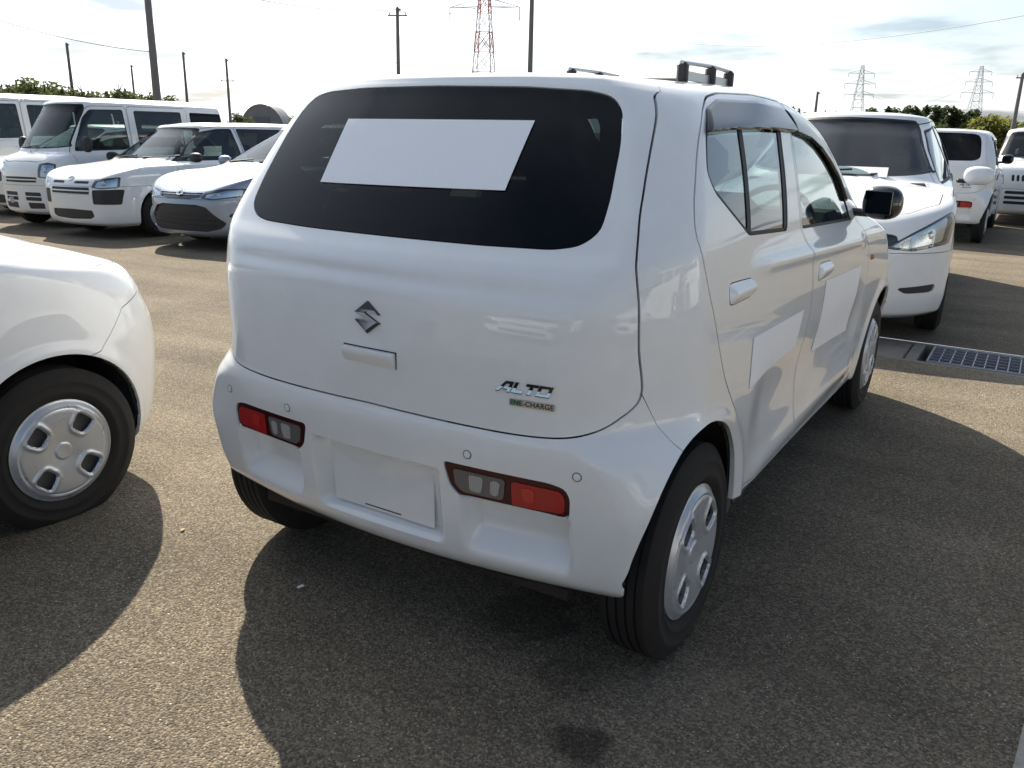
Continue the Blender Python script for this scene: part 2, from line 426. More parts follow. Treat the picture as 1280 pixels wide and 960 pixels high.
def glass(name,tint,rough=0.,refl=1.,boost=1.6):
    """thin pane: tinted see-through plus mirror reflection by Fresnel"""
    m=bpy.data.materials.new(name);m.use_nodes=True;n=m.node_tree;n.nodes.clear();A=n.nodes.new;L=n.links.new
    o=A('ShaderNodeOutputMaterial');x=A('ShaderNodeMixShader');t=A('ShaderNodeBsdfTransparent');g=A('ShaderNodeBsdfGlossy');f=A('ShaderNodeFresnel')
    f.inputs['IOR'].default_value=1.52;t.inputs[0].default_value=(*tint,1);g.inputs['Roughness'].default_value=rough;g.inputs['Color'].default_value=(.95*refl,.97*refl,1*refl,1)
    ge=A('ShaderNodeNewGeometry');mx=A('ShaderNodeMix');mx.data_type='FLOAT'
    k=A('ShaderNodeMath');k.operation='MULTIPLY';k.inputs[1].default_value=boost;k.use_clamp=True
    bf=A('ShaderNodeMath');bf.operation='SUBTRACT';bf.inputs[0].default_value=1;L(ge.outputs['Backfacing'],bf.inputs[1])
    kk=A('ShaderNodeMath');kk.operation='MULTIPLY'
    L(f.outputs[0],k.inputs[0]);L(k.outputs[0],kk.inputs[0]);L(bf.outputs[0],kk.inputs[1]);L(kk.outputs[0],x.inputs[0]);L(t.outputs[0],x.inputs[1]);L(g.outputs[0],x.inputs[2]);L(x.outputs[0],o.inputs[0])
    return m
def lens(name,col,rough=.08,bump=.5,scale=160.):
    """moulded lens: fine vertical ribs under a clear coat"""
    m,n,b=new_mat(name);b.inputs['Roughness'].default_value=.3;b.inputs['Coat Weight'].default_value=.35;b.inputs['Coat Roughness'].default_value=.04
    L=n.links.new;t=n.nodes.new('ShaderNodeTexCoord');w=n.nodes.new('ShaderNodeTexWave');w.inputs['Scale'].default_value=scale;w.bands_direction='X';w.inputs['Distortion'].default_value=.6
    x=n.nodes.new('ShaderNodeMix');x.data_type='RGBA';x.inputs['A'].default_value=(*[c*.55 for c in col],1);x.inputs['B'].default_value=(*col,1)
    L(t.outputs['Object'],w.inputs['Vector']);L(w.outputs['Fac'],x.inputs['Factor']);L(x.outputs['Result'],b.inputs['Base Color'])
    return m
WHITE=car_paint('white_paint',(.80,.81,.815))
SILVER=car_paint('silver_paint',(.30,.345,.42),metal=.7,dirt=.03)
BLACKP=pbr('black_plastic',(.018,.018,.019),.55,noise=.25,nscale=20,bump=.25,bscale=600)
GLOSSB=pbr('gloss_black',(.010,.011,.013),.12,coat=.6)
RUBBER=pbr('tyre_rubber',(.014,.012,.011),.85,noise=.35,nscale=25,bump=.4,bscale=300)
SEAL=pbr('window_seal',(.012,.012,.013),.6)
UNDER=pbr('underbody',(.03,.022,.018),.9,noise=.4,nscale=8)
INNER=pbr('dark_trim',(.07,.07,.07),.8,noise=.2)
SEATM=pbr('seat_cloth',(.13,.125,.12),.9,noise=.25,nscale=60,bump=.3,bscale=500)
GREYT=pbr('grey_trim',(.20,.20,.20),.7)
HUBM=pbr('hubcap_silver',(.50,.52,.55),.30,metal=.45,noise=.10,nscale=14,rvar=.10)
STEEL=pbr('steel_dark',(.10,.10,.105),.5,metal=.7)
CHROME=pbr('chrome',(.62,.64,.66),.08,metal=1.)
ALU=pbr('aluminium',(.55,.56,.58),.30,metal=.9)
RED=lens('red_lens',(.48,.011,.013),scale=70)
DRED=pbr('dark_red_rim',(.045,.003,.005),.25,coat=.2,spec=.3)
CLEAR=lens('clear_lens',(.16,.145,.145),scale=60)
AMBER=lens('amber_lens',(.62,.16,.03))
LAMP=pbr('lamp_reflector',(.55,.57,.60),.15,metal=.9,bump=.0)
G_DARK=glass('privacy_glass',(.05,.062,.066),boost=.55)
G_REAR=glass('rear_door_glass',(.28,.33,.33))
G_SIDE=glass('side_glass',(.48,.56,.53))
G_WIND=glass('windscreen_glass',(.50,.60,.60),boost=.6)
G_LAMP=glass('lamp_cover',(.86,.88,.90))
PAPER=pbr('white_sheet',(.91,.91,.93),.75,noise=.03,nscale=120,bump=.15,bscale=700)
# ---------------------------------------------------------------- wheels
def tyre_mesh(R=.281,w=.150,rim=.176,n=72):
    h=w/2
    prof=[(-h*.75,rim),(-h*.98,rim+.02),(-h*1.02,rim+.055),(-h*.93,R-.022),(-h*.80,R-.006)]
    for k in range(5):
        c=-h*.62+k*h*.31
        prof+=[(c-h*.11,R),(c+h*.11,R)]
        if k<4: prof+=[(c+h*.125,R-.007),(c+h*.185,R-.007)]
    prof+=[(h*.80,R-.006),(h*.93,R-.022),(h*1.015,rim+.070),(h*1.045,rim+.066),(h*1.045,rim+.060),(h*1.02,rim+.056),(h*1.01,rim+.034),(h*1.03,rim+.031),(h*1.03,rim+.026),(h*.99,rim+.020),(h*.80,rim),(h*.72,rim-.004)]
    return lathe_x(prof[::-1],n)
def hubcap_alto(R=.177):
    nr,na=46,240
    r=np.linspace(.0006,R,nr);a=np.linspace(0,2*PI,na,endpoint=False)
    Rr,A=np.meshgrid(r,a,indexing='ij');Y=(Rr*np.cos(A)).ravel();Z=(Rr*np.sin(A)).ravel()
    i=np.arange(nr*na).reshape(nr,na);F=np.stack([i[:-1],i[1:],np.roll(i,-1,1)[1:],np.roll(i,-1,1)[:-1]],-1).reshape(-1,4)
    d=np.full(len(Y),9.)
    for k in range(4):
        w=PI/4+k*PI/2;u=Y*math.cos(w)+Z*math.sin(w);v=-Y*math.sin(w)+Z*math.cos(w)
        H=round_poly([(.080,-.025),(.136,-.033),(.136,.033),(.080,.025)],.016)
        d=np.minimum(d,sdf(H,u,v))
    rr=np.hypot(Y,Z)
    x=.010-.020*(rr/R)**4*0-.016*sst(.152,R,rr)                    # dished disc
    x+=-.012*np.exp(-(rr/.06)**2)
    x+=.0055*np.exp(-((d-.009)/.0070)**2)-.003*(d<.003)           # raised lip round each opening
    x+=.006*(1-sst(.026,.031,rr))                                  # centre boss
    x+=-.004*np.exp(-((rr-.150)/.004)**2)
    m=M(np.c_[x,Y,Z],F)
    ins,outm=split(m,d)
    return thicken(outm,.012)
def bolts(n,r,s=.008):
    return join(*[lathe_like(s,.012,(r*math.cos(2*PI*k/n),r*math.sin(2*PI*k/n))) for k in range(n)])
def lathe_like(r,l,yz,n=6):
    return tube([(-l/2,yz[0],yz[1]),(l/2,yz[0],yz[1])],r,n)
DRUM=pbr('wheel_steel',(.16,.15,.14),.7,metal=.2,noise=.3,nscale=20)
WH={}
def wheel(parent,pos,side,kind='alto',R=.281,w=.150,rim=.176,spin=0.,steer=0.):
    """side +1: outer face towards +x"""
    key=(kind,R,w,rim)
    if key not in WH:
        t=to_mesh('tyre',tyre_mesh(R,w,rim),RUBBER)
        if kind=='alto': c=to_mesh('hubcap',hubcap_alto(),HUBM)
        else: c=to_mesh('rim',rim_disc(rim,*kind),HUBM)
        d=to_mesh('brake_drum',lathe_x([(-.012,.03),(-.012,rim*.93),(-.04,rim*.97),(-.1,rim)],32),DRUM)
        WH[key]=(t,c,d)
    t,c,d=WH[key]
    e=empty('wheel',pos);e.parent=parent;e.rotation_euler=(spin,0,(0 if side>0 else PI)+steer)
    obj('tyre',t,None,e);obj('hubcap' if kind=='alto' else 'rim',c,None,e,loc=(w/2-.004,0,0));obj('brake_drum',d,None,e,loc=(w/2-.02,0,0))
    return e
def rim_disc(R,n,r0,r1,hw,shape='round'):
    nr,na=26,96
    r=np.linspace(.0006,R,nr);a=np.linspace(0,2*PI,na,endpoint=False)
    Rr,A=np.meshgrid(r,a,indexing='ij');Y=(Rr*np.cos(A)).ravel();Z=(Rr*np.sin(A)).ravel()
    i=np.arange(nr*na).reshape(nr,na);F=np.stack([i[:-1],i[1:],np.roll(i,-1,1)[1:],np.roll(i,-1,1)[:-1]],-1).reshape(-1,4)
    d=np.full(len(Y),9.)
    for k in range(n):
        w=2*PI*(k+.5)/n;u=Y*math.cos(w)+Z*math.sin(w);v=-Y*math.sin(w)+Z*math.cos(w)
        H=round_poly([(r0,-hw*.75),(r1,-hw),(r1,hw),(r0,hw*.75)],.012)
        d=np.minimum(d,sdf(H,u,v))
    rr=np.hypot(Y,Z);x=-.014*sst(R*.86,R,rr)-.03*(1-sst(.04,.09,rr))+.004*np.exp(-((d-.008)/.006)**2)+.02*(1-sst(.026,.032,rr))
    return thicken(split(M(np.c_[x,Y,Z],F),d)[1],.012)
# ---------------------------------------------------------------- car body cutter
class Body:
    """a lofted shell from which panels, panes and lamps are cut out"""
    def __init__(s,m,root,paint):
        s.m=m;s.root=root;s.paint=paint
        s.bvh=None
    def xyz(s): return s.m.V[:,0],s.m.V[:,1],s.m.V[:,2]
    def cut(s,val,gap=.0022):
        if gap>0:
            ins,rest=split(s.m,val+gap)
            n=len(s.m.V);v2=np.full(len(rest.V),0.);v2[:n]=val-gap
            v2[n:]=-2*gap
            _,rest=split(M(rest.V,rest.F),v2)
            s.m=rest;return ins
        ins,rest=split(s.m,val);s.m=rest;return ins
    def drop(s,val): s.m=split(s.m,val)[1]
def far(val,cond): return np.where(cond,val,.2)
def seat(parent,x,y,z,w=.46,mat=SEATM,bench=False,tilt=.28,hr=True):
    e=empty('seat',(x,y,z));e.parent=parent
    obj('cushion',box((0,.02,.02),(w,.50,.16),0,.05),mat,e)
    b=box((0,0,.29),(w,.14,.58),0,.055);b=xf(b,Matrix.Translation((0,-.24,.06))@Matrix.Rotation(tilt,4,'X'))
    obj('backrest',b,mat,e)
    for hx in ([0] if not bench else [-w*.28,w*.28]):
        h=box((hx,0,.68),(.24,.10,.16),0,.045);h=xf(h,Matrix.Translation((0,-.24,.06))@Matrix.Rotation(tilt,4,'X'));obj('headrest',h,mat,e)
    return e
def text_poly(strokes,h):
    return strokes
def flat_on(bvh,poly,t,org,direction,up=Vector((0,0,1)),lift=0.,tilt=0.):
    """extruded flat mark laid on a surface; poly in (right,up) metres around the hit point"""
    hit=bvh.ray_cast(Vector(org),Vector(direction));p,n=hit[0],hit[1]
    if n.dot(Vector(direction))>0:n=-n
    n=(n+up*tilt).normalized();r=up.cross(n).normalized();u=n.cross(r)
    mt=Matrix((r,u,n)).transposed().to_4x4();mt.translation=p+n*lift
    return xf(prism(poly,t),mt)
# ---------------------------------------------------------------- white kei hatchback
HATCH=smooth_poly([(0,.653),(.234,.649),(.40,.649),(.507,.657),(.573,.674),(.615,.703),(.648,.752),(.641,.855),(.634,.959),(.612,1.068),(.597,1.132),(.586,1.188),(.557,1.323),(.530,1.38)],5,False)
RGLASS=[(0,1.052),(.27,1.052),(.44,1.055),(.497,1.066),(.53,1.096),(.528,1.16),(.510,1.275),(.488,1.345),(.455,1.376),(.40,1.388),(.25,1.396),(0,1.399)]
TAIL=[(.222,.552),(.49,.55),(.528,.543),(.54,.522),(.538,.470),(.40,.464),(.265,.467),(.238,.492)]
RDOOR=[(.30,1.400),(.19,1.386),(.115,1.352),(.03,1.29),(-.02,1.242),(-.09,1.155),(-.124,1.09),(-.105,1.02),(-.075,.945),(0,.81),(.057,.729),(.17,.615),(.25,.51),(.305,.41),(.325,.345),(.60,.322),(.89,.310),(.893,.47),(.905,.67),(.924,.80),(.878,.945),(.806,1.03),(.845,1.20),(.885,1.31),(.935,1.372),(.93,1.402),(.60,1.409)]
FDOOR=[(.945,1.400),(.95,1.37),(.90,1.31),(.858,1.19),(.82,1.035),(.89,.945),(.937,.80),(.918,.67),(.905,.47),(.902,.310),(1.4,.285),(1.88,.265),(1.93,.40),(1.955,.60),(1.965,.80),(1.945,.90),(1.88,.955),(1.81,1.005),(1.765,1.085),(1.68,1.185),(1.56,1.268),(1.40,1.338),(1.20,1.382)]
RWIN=[(.075,1.298),(.035,1.25),(.012,1.215),(.035,1.17),(.125,1.118),(.20,1.078),(.243,1.056),(.64,1.034),(.70,1.16),(.762,1.31),(.785,1.357),(.30,1.362),(.15,1.352)]
FWIN=[(.905,1.308),(.868,1.18),(.832,1.024),(1.40,.998),(1.76,.982),(1.735,1.045),(1.64,1.165),(1.50,1.256),(1.33,1.318),(1.15,1.35),(.93,1.362)]
RVIS=[(.070,1.302),(.15,1.360),(.255,1.384),(.60,1.392),(.915,1.384),(.945,1.312),(.60,1.316),(.30,1.312)]
FVIS=[(.955,1.310),(.935,1.383),(1.20,1.368),(1.42,1.32),(1.58,1.248),(1.68,1.162),(1.76,1.055),(1.70,1.062),(1.60,1.155),(1.48,1.215),(1.36,1.258),(1.18,1.292)]
def mir(P):
    P=np.array(P,float);Q=P[::-1].copy();Q[:,0]*=-1;return np.vstack([P,Q])
def sheet_on(bvh,P,org_y=None,side=None,n=14,lift=.0015,t=.0012):
    """thin sheet of four corners laid on the body, P in (x,z) for the tail or (y,z) for a flank"""
    P=np.array(P,float);V=[]
    for i in range(n+1):
        for j in range(n+1):
            s,q=i/n,j/n;p=(1-s)*(1-q)*P[0]+s*(1-q)*P[1]+s*q*P[2]+(1-s)*q*P[3]
            if side is None: h=bvh.ray_cast(Vector((p[0],-1.5,p[1])),Vector((0,1,0)))
            else: h=bvh.ray_cast(Vector((2*side,p[0],p[1])),Vector((-side,0,0)))
            nn=h[1];d=Vector((0,-1,0)) if side is None else Vector((side,0,0))
            if nn.dot(d)<0:nn=-nn
            V.append(tuple(h[0]+nn*lift))
    F=[(i*(n+1)+j,(i+1)*(n+1)+j,(i+1)*(n+1)+j+1,i*(n+1)+j+1) for i in range(n) for j in range(n)]
    m=M(np.array(V),np.array(F))
    fn=np.cross(m.V[m.F[0,2]]-m.V[m.F[0,0]],m.V[m.F[0,3]]-m.V[m.F[0,1]])
    if (fn[1]>0) if side is None else (fn[0]*side<0): m.F=m.F[:,::-1].copy()
    return thicken(m,t)
def build_alto():
    root=empty('hatchback_car')
    m=grid_body(ALTO_ROWS,ds=.008,nr=80,nc=36,ns=320,nf=36);m.V=alto_shape(m.V)
    low=grid_body(ALTO_ROWS,ds=.03,nr=24,nc=10,ns=80,nf=12);low.V=alto_shape(low.V)
    bvh=BVHTree.FromPolygons([Vector(v) for v in low.V],[tuple(f) for f in low.F])
    B=Body(m,root,WHITE)
    AZ,AX_=[.18,.25,.33,.386,.43,.477,.51,.544,.60],[.60,.622,.66,.678,.693,.706,.716,.726,.75]
    RA=smooth_poly([(.27,.10),(.262,.25),(.245,.36),(.222,.44),(.180,.515),(.105,.588),(.03,.630),(-.04,.650),(-.10,.652),(-.152,.644),(-.200,.626),(-.240,.601),(-.272,.572),(-.296,.541),(-.312,.504),(-.321,.460),(-.325,.414),(-.324,.366),(-.316,.306),(-.275,.25),(-.22,.19),(-.15,.10)],3)
    def arch(V):
        x,y,z=V.T;a=np.abs(x);rear=np.where(a>.585,sdf(RA,y,z),.2)
        cy,cz,r=AF;d2=np.hypot(y-cy,z-cz)-r
        d2=np.minimum(d2,np.where(z<cz,np.maximum(np.abs(y-cy)-r,-.08),.2))
        return far(np.minimum(rear,d2),(a>.45)&(z<.75))
    B.drop(arch(B.m.V))
    x,y,z=B.xyz();B.drop(np.where((y>.1)&(y<2.2),z-(.338-.055*(y-.2)),.2))
    # rear glass
    rg=round_poly(mir(RGLASS),.02,4)
    x,y,z=B.xyz();g=B.cut(far(sdf(rg,x,z),(y<.05)&(z>.98)),.0015)
    # tailgate
    hp=np.vstack([HATCH,[(.53,1.7),(0,1.7)]]);hp=mir(hp)
    def hatch(V):
        x,y,z=V.T;a=np.abs(x)
        d=sdf(hp,x,z);yt=np.minimum(.225,.235-1.4*(a-.37))
        d=np.where(z>1.37,np.maximum(np.where(z>1.39,-.05,d),y-yt),d)
        return far(d,y<.3)
    ht=B.cut(hatch(B.m.V),.0020)
    tg=obj('tailgate',thicken(ht,.014),WHITE,root)
    obj('rear_window',thicken(g,.004,-.001),G_DARK,tg)
    # ceramic band: an opaque dark frame just behind the glass edge
    gx,gy,gz=low.V.T;band=split(low,far(sdf(rg,gx,gz),(gy<.05)&(gz>.98)))[0]
    bx,by,bz=band.V.T;band=split(band,far(sdf(rg,bx,bz),np.ones(len(bx),bool))+.045)[1]
    obj('glass_frit',thicken(band,0,-.006),SEAL,tg)
    # tail lights
    tl=round_poly(TAIL,.012,4)
    x,y,z=B.xyz();t=B.cut(far(sdf(tl,np.abs(x),z),(y<-.15)&(z<.6)),.001)
    for part in sides(t):
        lamp=obj('tail_light',thicken(part,.03,-.004),DRED,root)
        px,py,pz=part.V.T;a=np.abs(px)
        inner=np.array([(.248,.537),(.385,.536),(.378,.482),(.272,.481),(.253,.497)])
        outer=np.array([(.40,.536),(.518,.533),(.528,.517),(.526,.479),(.40,.475)])
        i1=split(part,sdf(round_poly(inner,.008),a,pz))[0];i2=split(part,sdf(round_poly(outer,.008),a,pz))[0]
        rl=obj('reversing_lens',thicken(i1,.003,-.0015),CLEAR,lamp);re=obj('red_lens',thicken(i2,.003,-.0015),RED,lamp)
        for (P,src,mt,par,nm) in (([(.290,.530),(.330,.530),(.322,.488),(.292,.490)],i1,LAMPD,rl,'lamp_reflector'),([(.348,.528),(.372,.528),(.366,.490),(.346,.490)],i1,LAMPD,rl,'lamp_reflector'),([(.425,.526),(.458,.526),(.455,.492),(.428,.492)],i2,HOTRED,re,'lamp_core')):
            k=split(src,sdf(round_poly(P,.006),np.abs(src.V[:,0]),src.V[:,2]))[0];obj(nm,thicken(k,.002,.0004),mt,par)
    # rear bumper
    x,y,z=B.xyz();zs=np.interp(y,[-.6,-.262,-.24,-.222,-.199,-.1],[.80,.755,.705,.65,.619,.54])
    bp=B.cut(far(np.where(y<0,(z-zs)*.8,.2),y<.05),.0016)
    bz=bp.V[:,2];a=np.abs(bp.V[:,0]);lip,bp=split(bp,bz-(.262-.0*a))
    rb=obj('rear_bumper',thicken(bp,.012),WHITE,root)
    obj('bumper_lip',thicken(lip,.012),BLACKP,rb)
    for sx,sz in ((.29,.582),(-.29,.582),(.556,.578),(-.556,.578)):
        h=bvh.ray_cast(Vector((sx,-1,sz)),Vector((0,1,0)));n=h[1] if h[1].y<0 else -h[1]
        q=Matrix.Translation(h[0])@n.to_track_quat('X','Z').to_matrix().to_4x4()
        obj('parking_sensor',xf(lathe_x([(.0025,.0005),(.0025,.0075),(.0012,.0085),(-.001,.009)][::-1],20),q),WHITE,rb)
        obj('sensor_ring',xf(lathe_x([(.0012,.0092),(.0012,.0112),(-.002,.012)][::-1],20),q),GREYT,rb)
    # number plate mount: blank panel and screw holes
    pl=sheet_on_recess=box((0,-.3665,.420),(.33,.004,.155),0,.0015)
    obj('plate_panel',pl,WHITE,rb)
    for sx in (-.105,.105): obj('screw_hole',xf(tube([(sx,-.3692,.484),(sx,-.3680,.484)],.0045,10),Matrix()),SEAL,rb)
    obj('plate_slot',box((0,-.3690,.352),(.12,.001,.003)),SEAL,rb)
    # side glass, doors
    dz=[]
    for (wp,nm) in ((RWIN,'rear'),(FWIN,'front')):
        P=round_poly(wp,.02,4);x,y,z=B.xyz()
        gl=B.cut(far(sdf(P,y,z),np.abs(x)>.45),0.)
        dz.append(sides(gl))
    doors=[]
    for i,dp in enumerate((RDOOR,FDOOR)):
        P=round_poly(dp,.03,4);x,y,z=B.xyz()
        d=B.cut(far(sdf(P,y,z),np.abs(x)>.42),.0024)
        doors.append(sides(d))
    hand=((.055,.235,.908,.962),(.99,1.17,.842,.90))
    for i in (0,1):
        for sd in (0,1):
            dm=doors[i][sd];s_=1 if sd==0 else -1
            y0,y1,z0,z1=hand[i];hp_=round_poly([(y0,z0),(y0,z1),(y1,z1-.008),(y1,z0)],.02,5)
            v=sdf(hp_,dm.V[:,1],dm.V[:,2])
            hm,dm=split(dm,v+.0012);v2=np.r_[v-.0012,np.full(len(dm.V)-len(v),-.002)];_,dm=split(dm,v2)
            door=obj('door',thicken(dm,.014),WHITE,root)
            # handle: a paddle bulging out of its cup
            w=np.clip((hm.V[:,2]-z0)/(z1-z0),0,1);hm.V[:,0]+=s_*(.014*np.sin(np.clip(w*1.15-.0,0,1)*PI)*np.clip((hm.V[:,1]-y0)/.02,0,1))
            obj('door_handle',thicken(hm,.012),WHITE,door)
            gl=dz[i][sd];pane=obj('window',thicken(gl,.003,-.004),G_REAR if i==0 else G_SIDE,door)
            gy,gz=gl.V[:,1],gl.V[:,2];P=round_poly((RWIN,FWIN)[i],.02,4)
            fr=split(gl,sdf(P,gy,gz)+(.010 if i else .011))[1]
            if i==0:
                q=gl;dy=gy-(.25+(gz-1.06)*.40);b1=split(q,np.abs(dy)-.016)[0]
                dy=gy-(.622+(gz-1.034)*.455);b2=split(q,np.abs(dy)-.020)[0];fr=join(M(fr.V,fr.F),M(b1.V,b1.F),M(b2.V,b2.F))
            obj('window_seal',thicken(fr,.004,-.0015),SEAL,door)
            vz=round_poly((RVIS,FVIS)[i],.012,4)
            lv=low;lx,ly,lz=lv.V.T;dn=grid_cache['vis'] if 'vis' in grid_cache else None
            vm=split(VISM[0],far(sdf(vz,VISM[0].V[:,1],VISM[0].V[:,2]),VISM[0].V[:,0]*s_>.4))[0].compact()
            w=np.clip((1.385-vm.V[:,2])/.075,0,1) if i==0 else np.clip(.25+dline(np.array(FVIS[1:7]),vm.V[:,1],vm.V[:,2])/.06,0,1)
            e=np.clip(-sdf(vz,vm.V[:,1],vm.V[:,2])/.006,0,1)
            vm.V[:,0]+=s_*(.004+(.014 if i==0 else .010)*sst(0,1,w))*(.4+.6*sst(0,1,e))
            obj('wind_deflector',thicken(vm,.003),VISOR,door)
    # front: windscreen, bonnet, lamps, bumper
    x,y,z=B.xyz();ws=smooth_poly([(0,.965),(.30,.968),(.50,.975),(.575,.995),(.585,1.03),(.545,1.16),(.50,1.28),(.455,1.36),(.40,1.378),(0,1.392)],3,False)
    wsd=B.cut(far(sdf(mir(ws),x,z),y>1.35),.002);obj('windscreen',thicken(wsd,.004),G_WIND,root)
    x,y,z=B.xyz();hd=B.cut(far(sdf(mir([(0,2.40),(.4,2.36),(.60,2.22),(.652,2.26),(.655,2.52),(.625,2.70),(.54,2.82),(.40,2.895),(0,2.945)]),x,y),(z>.74)&(y>2.1)),.0025)
    obj('bonnet',thicken(hd,.012),WHITE,root)
    x,y,z=B.xyz();hl=B.cut(far(sdf(round_poly([(.30,.60),(.44,.585),(.53,.60),(.55,.66),(.53,.725),(.42,.735),(.33,.715)],.03),np.abs(x),z),y>2.55),.0015)
    for part in sides(hl): q=obj('headlight',thicken(part,.02,-.001),G_LAMP,root);obj('reflector',thicken(part,0,-.012),LAMP,q)
    x,y,z=B.xyz();gr=B.cut(far(sdf(round_poly(mir([(0,.27),(.38,.28),(.45,.33),(.40,.42),(0,.43)]),.02),x,z),y>2.6),.001);obj('lower_grille',thicken(gr,.01,-.012),BLACKP,root)
    x,y,z=B.xyz();fb=B.cut(far(np.where(y>2.4,z-np.interp(y,[2.4,2.62,2.75,3.0],[.56,.60,.72,.77]),.2),y>2.38),.0016);obj('front_bumper',thicken(fb,.012),WHITE,root)
    obj('body',thicken(B.m,.014),WHITE,root)
    # dark lining behind the panel gaps, floor and wheel houses
    inn=low;lx,ly,lz=inn.V.T
    hol=np.minimum.reduce([far(sdf(rg,lx,lz),(ly<.1)&(lz>.98)),far(sdf(np.array(RWIN),ly,lz),np.abs(lx)>.4),far(sdf(np.array(FWIN),ly,lz),np.abs(lx)>.4),far(sdf(mir(ws),lx,lz),ly>1.3),arch(inn.V)])
    Nn=vnormals(inn);inn2=split(inn,hol)[1];q=vnormals(inn2);inn2.V=inn2.V-q*.022
    obj('lining',inn2,INNER,root)
    fl=[box((0,1.25,.235),(1.02,3.1,.03)),box((0,1.25,.31),(1.30,1.75,.12))]
    for (cy,cz,r) in (AR,AF):
        n=20;V=[];
        for i in range(n+1):
            t=PI*i/n
            yy,zz=cy-(r+.012)*math.cos(t),cz+(r+.012)*math.sin(t)
            xo=.712 if (cy>1 or t>PI*.5) else min(.712,float(np.interp(zz,AZ,AX_))-.012)
            if cy<1 and t<PI*.5: yy=max(yy,-.30)
            if cy>1 and t>PI*.5: xo=.712-.10*sst(0,1,(t-PI*.5)/(PI*.5));yy=min(yy,cy+.27)
            for xx in (.40,xo): V.append((xx,yy,zz))
        F=[(2*i,2*i+1,2*i+3,2*i+2) for i in range(n)];V=np.array(V);k=len(V)
        V=np.vstack([V,[(.40,max(cy-r,-.30),.2),(.40,cy+r,.2)]]);F+=[(0,2*n,k+1,k)]
        w_=M(V,fan([tuple(f) for f in F]+[tuple([2*i for i in range(n+1)])]));fl.append(w_);w2=M(w_.V*np.array([-1,1,1]),w_.F);fl.append(w2)
    obj('underbody',join(*fl),UNDER,root,smooth=False)
    obj('exhaust_pipe',tube([(.30,-.30,.235),(.30,-.05,.24),(.28,.4,.25)],.017,10),STEEL,root)
    # wheels
    for (wx,wy,sp) in ((1,0,-.05),(-1,0,.9),(1,2.46,.08),(-1,2.46,.1)):
        wheel(root,(wx*.638,wy,.279),wx,'alto',spin=sp)
    # mirrors
    for s_ in (1,-1):
        e=ellipsoid((0,0,0),(.078,.052,.068),20,14,p=2.6);mm=obj('door_mirror',e,GLOSSB,root,loc=(s_*.762,1.86,1.050),rot=(0,0,-s_*.22))
        obj('mirror_stay',box((-s_*.075,.0,-.045),(.10,.05,.03),0,.01),BLACKP,mm)
        obj('mirror_glass',box((0,-.0500,.002),(.112,.006,.092),0,.002),MIRR,mm)
    # side repeater lamps
    for s_ in (1,-1):
        h=bvh.ray_cast(Vector((2*s_,2.055,.805)),Vector((-s_,0,0)));obj('side_repeater',ellipsoid(tuple(h[0]),(.012,.022,.014),12,8),AMBER,root)
    # low roof rack: two rails on feet joined by cross bars
    rk=empty('roof_rack',(0,0,0));rk.parent=root
    for (xr,y0,y1) in ((.40,.475,.875),(-.05,.66,1.00)):
        zr=lambda yy:bvh.ray_cast(Vector((xr,yy,2)),Vector((0,0,-1)))[0].z-(0 if xr>0 else .016)
        ym=(y0+y1)/2+.03
        for yy in (y0,ym,y1): obj('rail_foot',box((xr,yy,zr(yy)+.020),(.030,.030,.062),0,.008),BLACKP,rk)
        obj('rail_bar',tube([(xr,y0-.012,zr(y0)+.049),(xr,ym,zr(ym)+.050),(xr,y1+.012,zr(y1)+.048)],.006,10),ALU,rk)
        obj('rail_panel',box((xr,(y0+y1)/2,zr(ym)+.012),(.008,y1-y0,.026),0,.002),ALU,rk)
    for yy in (.50,.85):
        z0=bvh.ray_cast(Vector((.40,yy,2)),Vector((0,0,-1)))[0].z
        obj('cross_bar',tube([(.40,yy,z0+.004),(.16,yy+.08,z0+.012),(-.05,yy+.16,z0+.012)],.006,8),BLACKP,rk)
    # badges on the tailgate
    em=[(-.5,.12),(0,.5),(.5,.12),(.16,.12),(0,.235),(-.12,.155),(.5,-.14),(.5,-.12),(0,-.5),(-.5,-.12),(-.16,-.12),(0,-.235),(.12,-.155),(-.5,.14)]
    em=np.array(em)*np.array([.078,.078]);et=obj('emblem',flat_on(bvh,em,.004,(.001,-1,.866),(0,1,0)),STEEL,tg)
    for q,tl_ in ((em[[0,1,2,3,4,5]],.5),(em[[5,6,13,12]] if False else em[[13,5,6,12]],.05),(em[[7,8,9,10,11,12]],.5)): obj('emblem_facet',flat_on(bvh,q*.86,.0035,(.001,-1,.866),(0,1,0),lift=.0035,tilt=tl_*.35),CHROME,et)
    H=.026
    def italic(P,dx): return [(p[0]*H+p[1]*H*.45+dx,p[1]*H) for p in P]
    LA=[[(-.15,0),(.18,0),(.62,.78),(.90,.78),(.90,0),(1.2,0),(1.2,1),(.42,1)],[(.45,.22),(.95,.22),(.95,.42),(.56,.42)]]
    LL=[[(0,0),(1.0,0),(1.0,.24),(.32,.24),(.32,1),(0,1)]]
    LT=[[(.35,0),(.68,0),(.68,.76),(1.08,.76),(1.08,1),(-.05,1),(-.05,.76),(.35,.76)]]
    LO=[[(0,0),(1.25,0),(1.25,1),(0,1),(0,.24),(.30,.24),(.30,.78),(.95,.78),(.95,.22),(0,.22)]]
    ox=.358
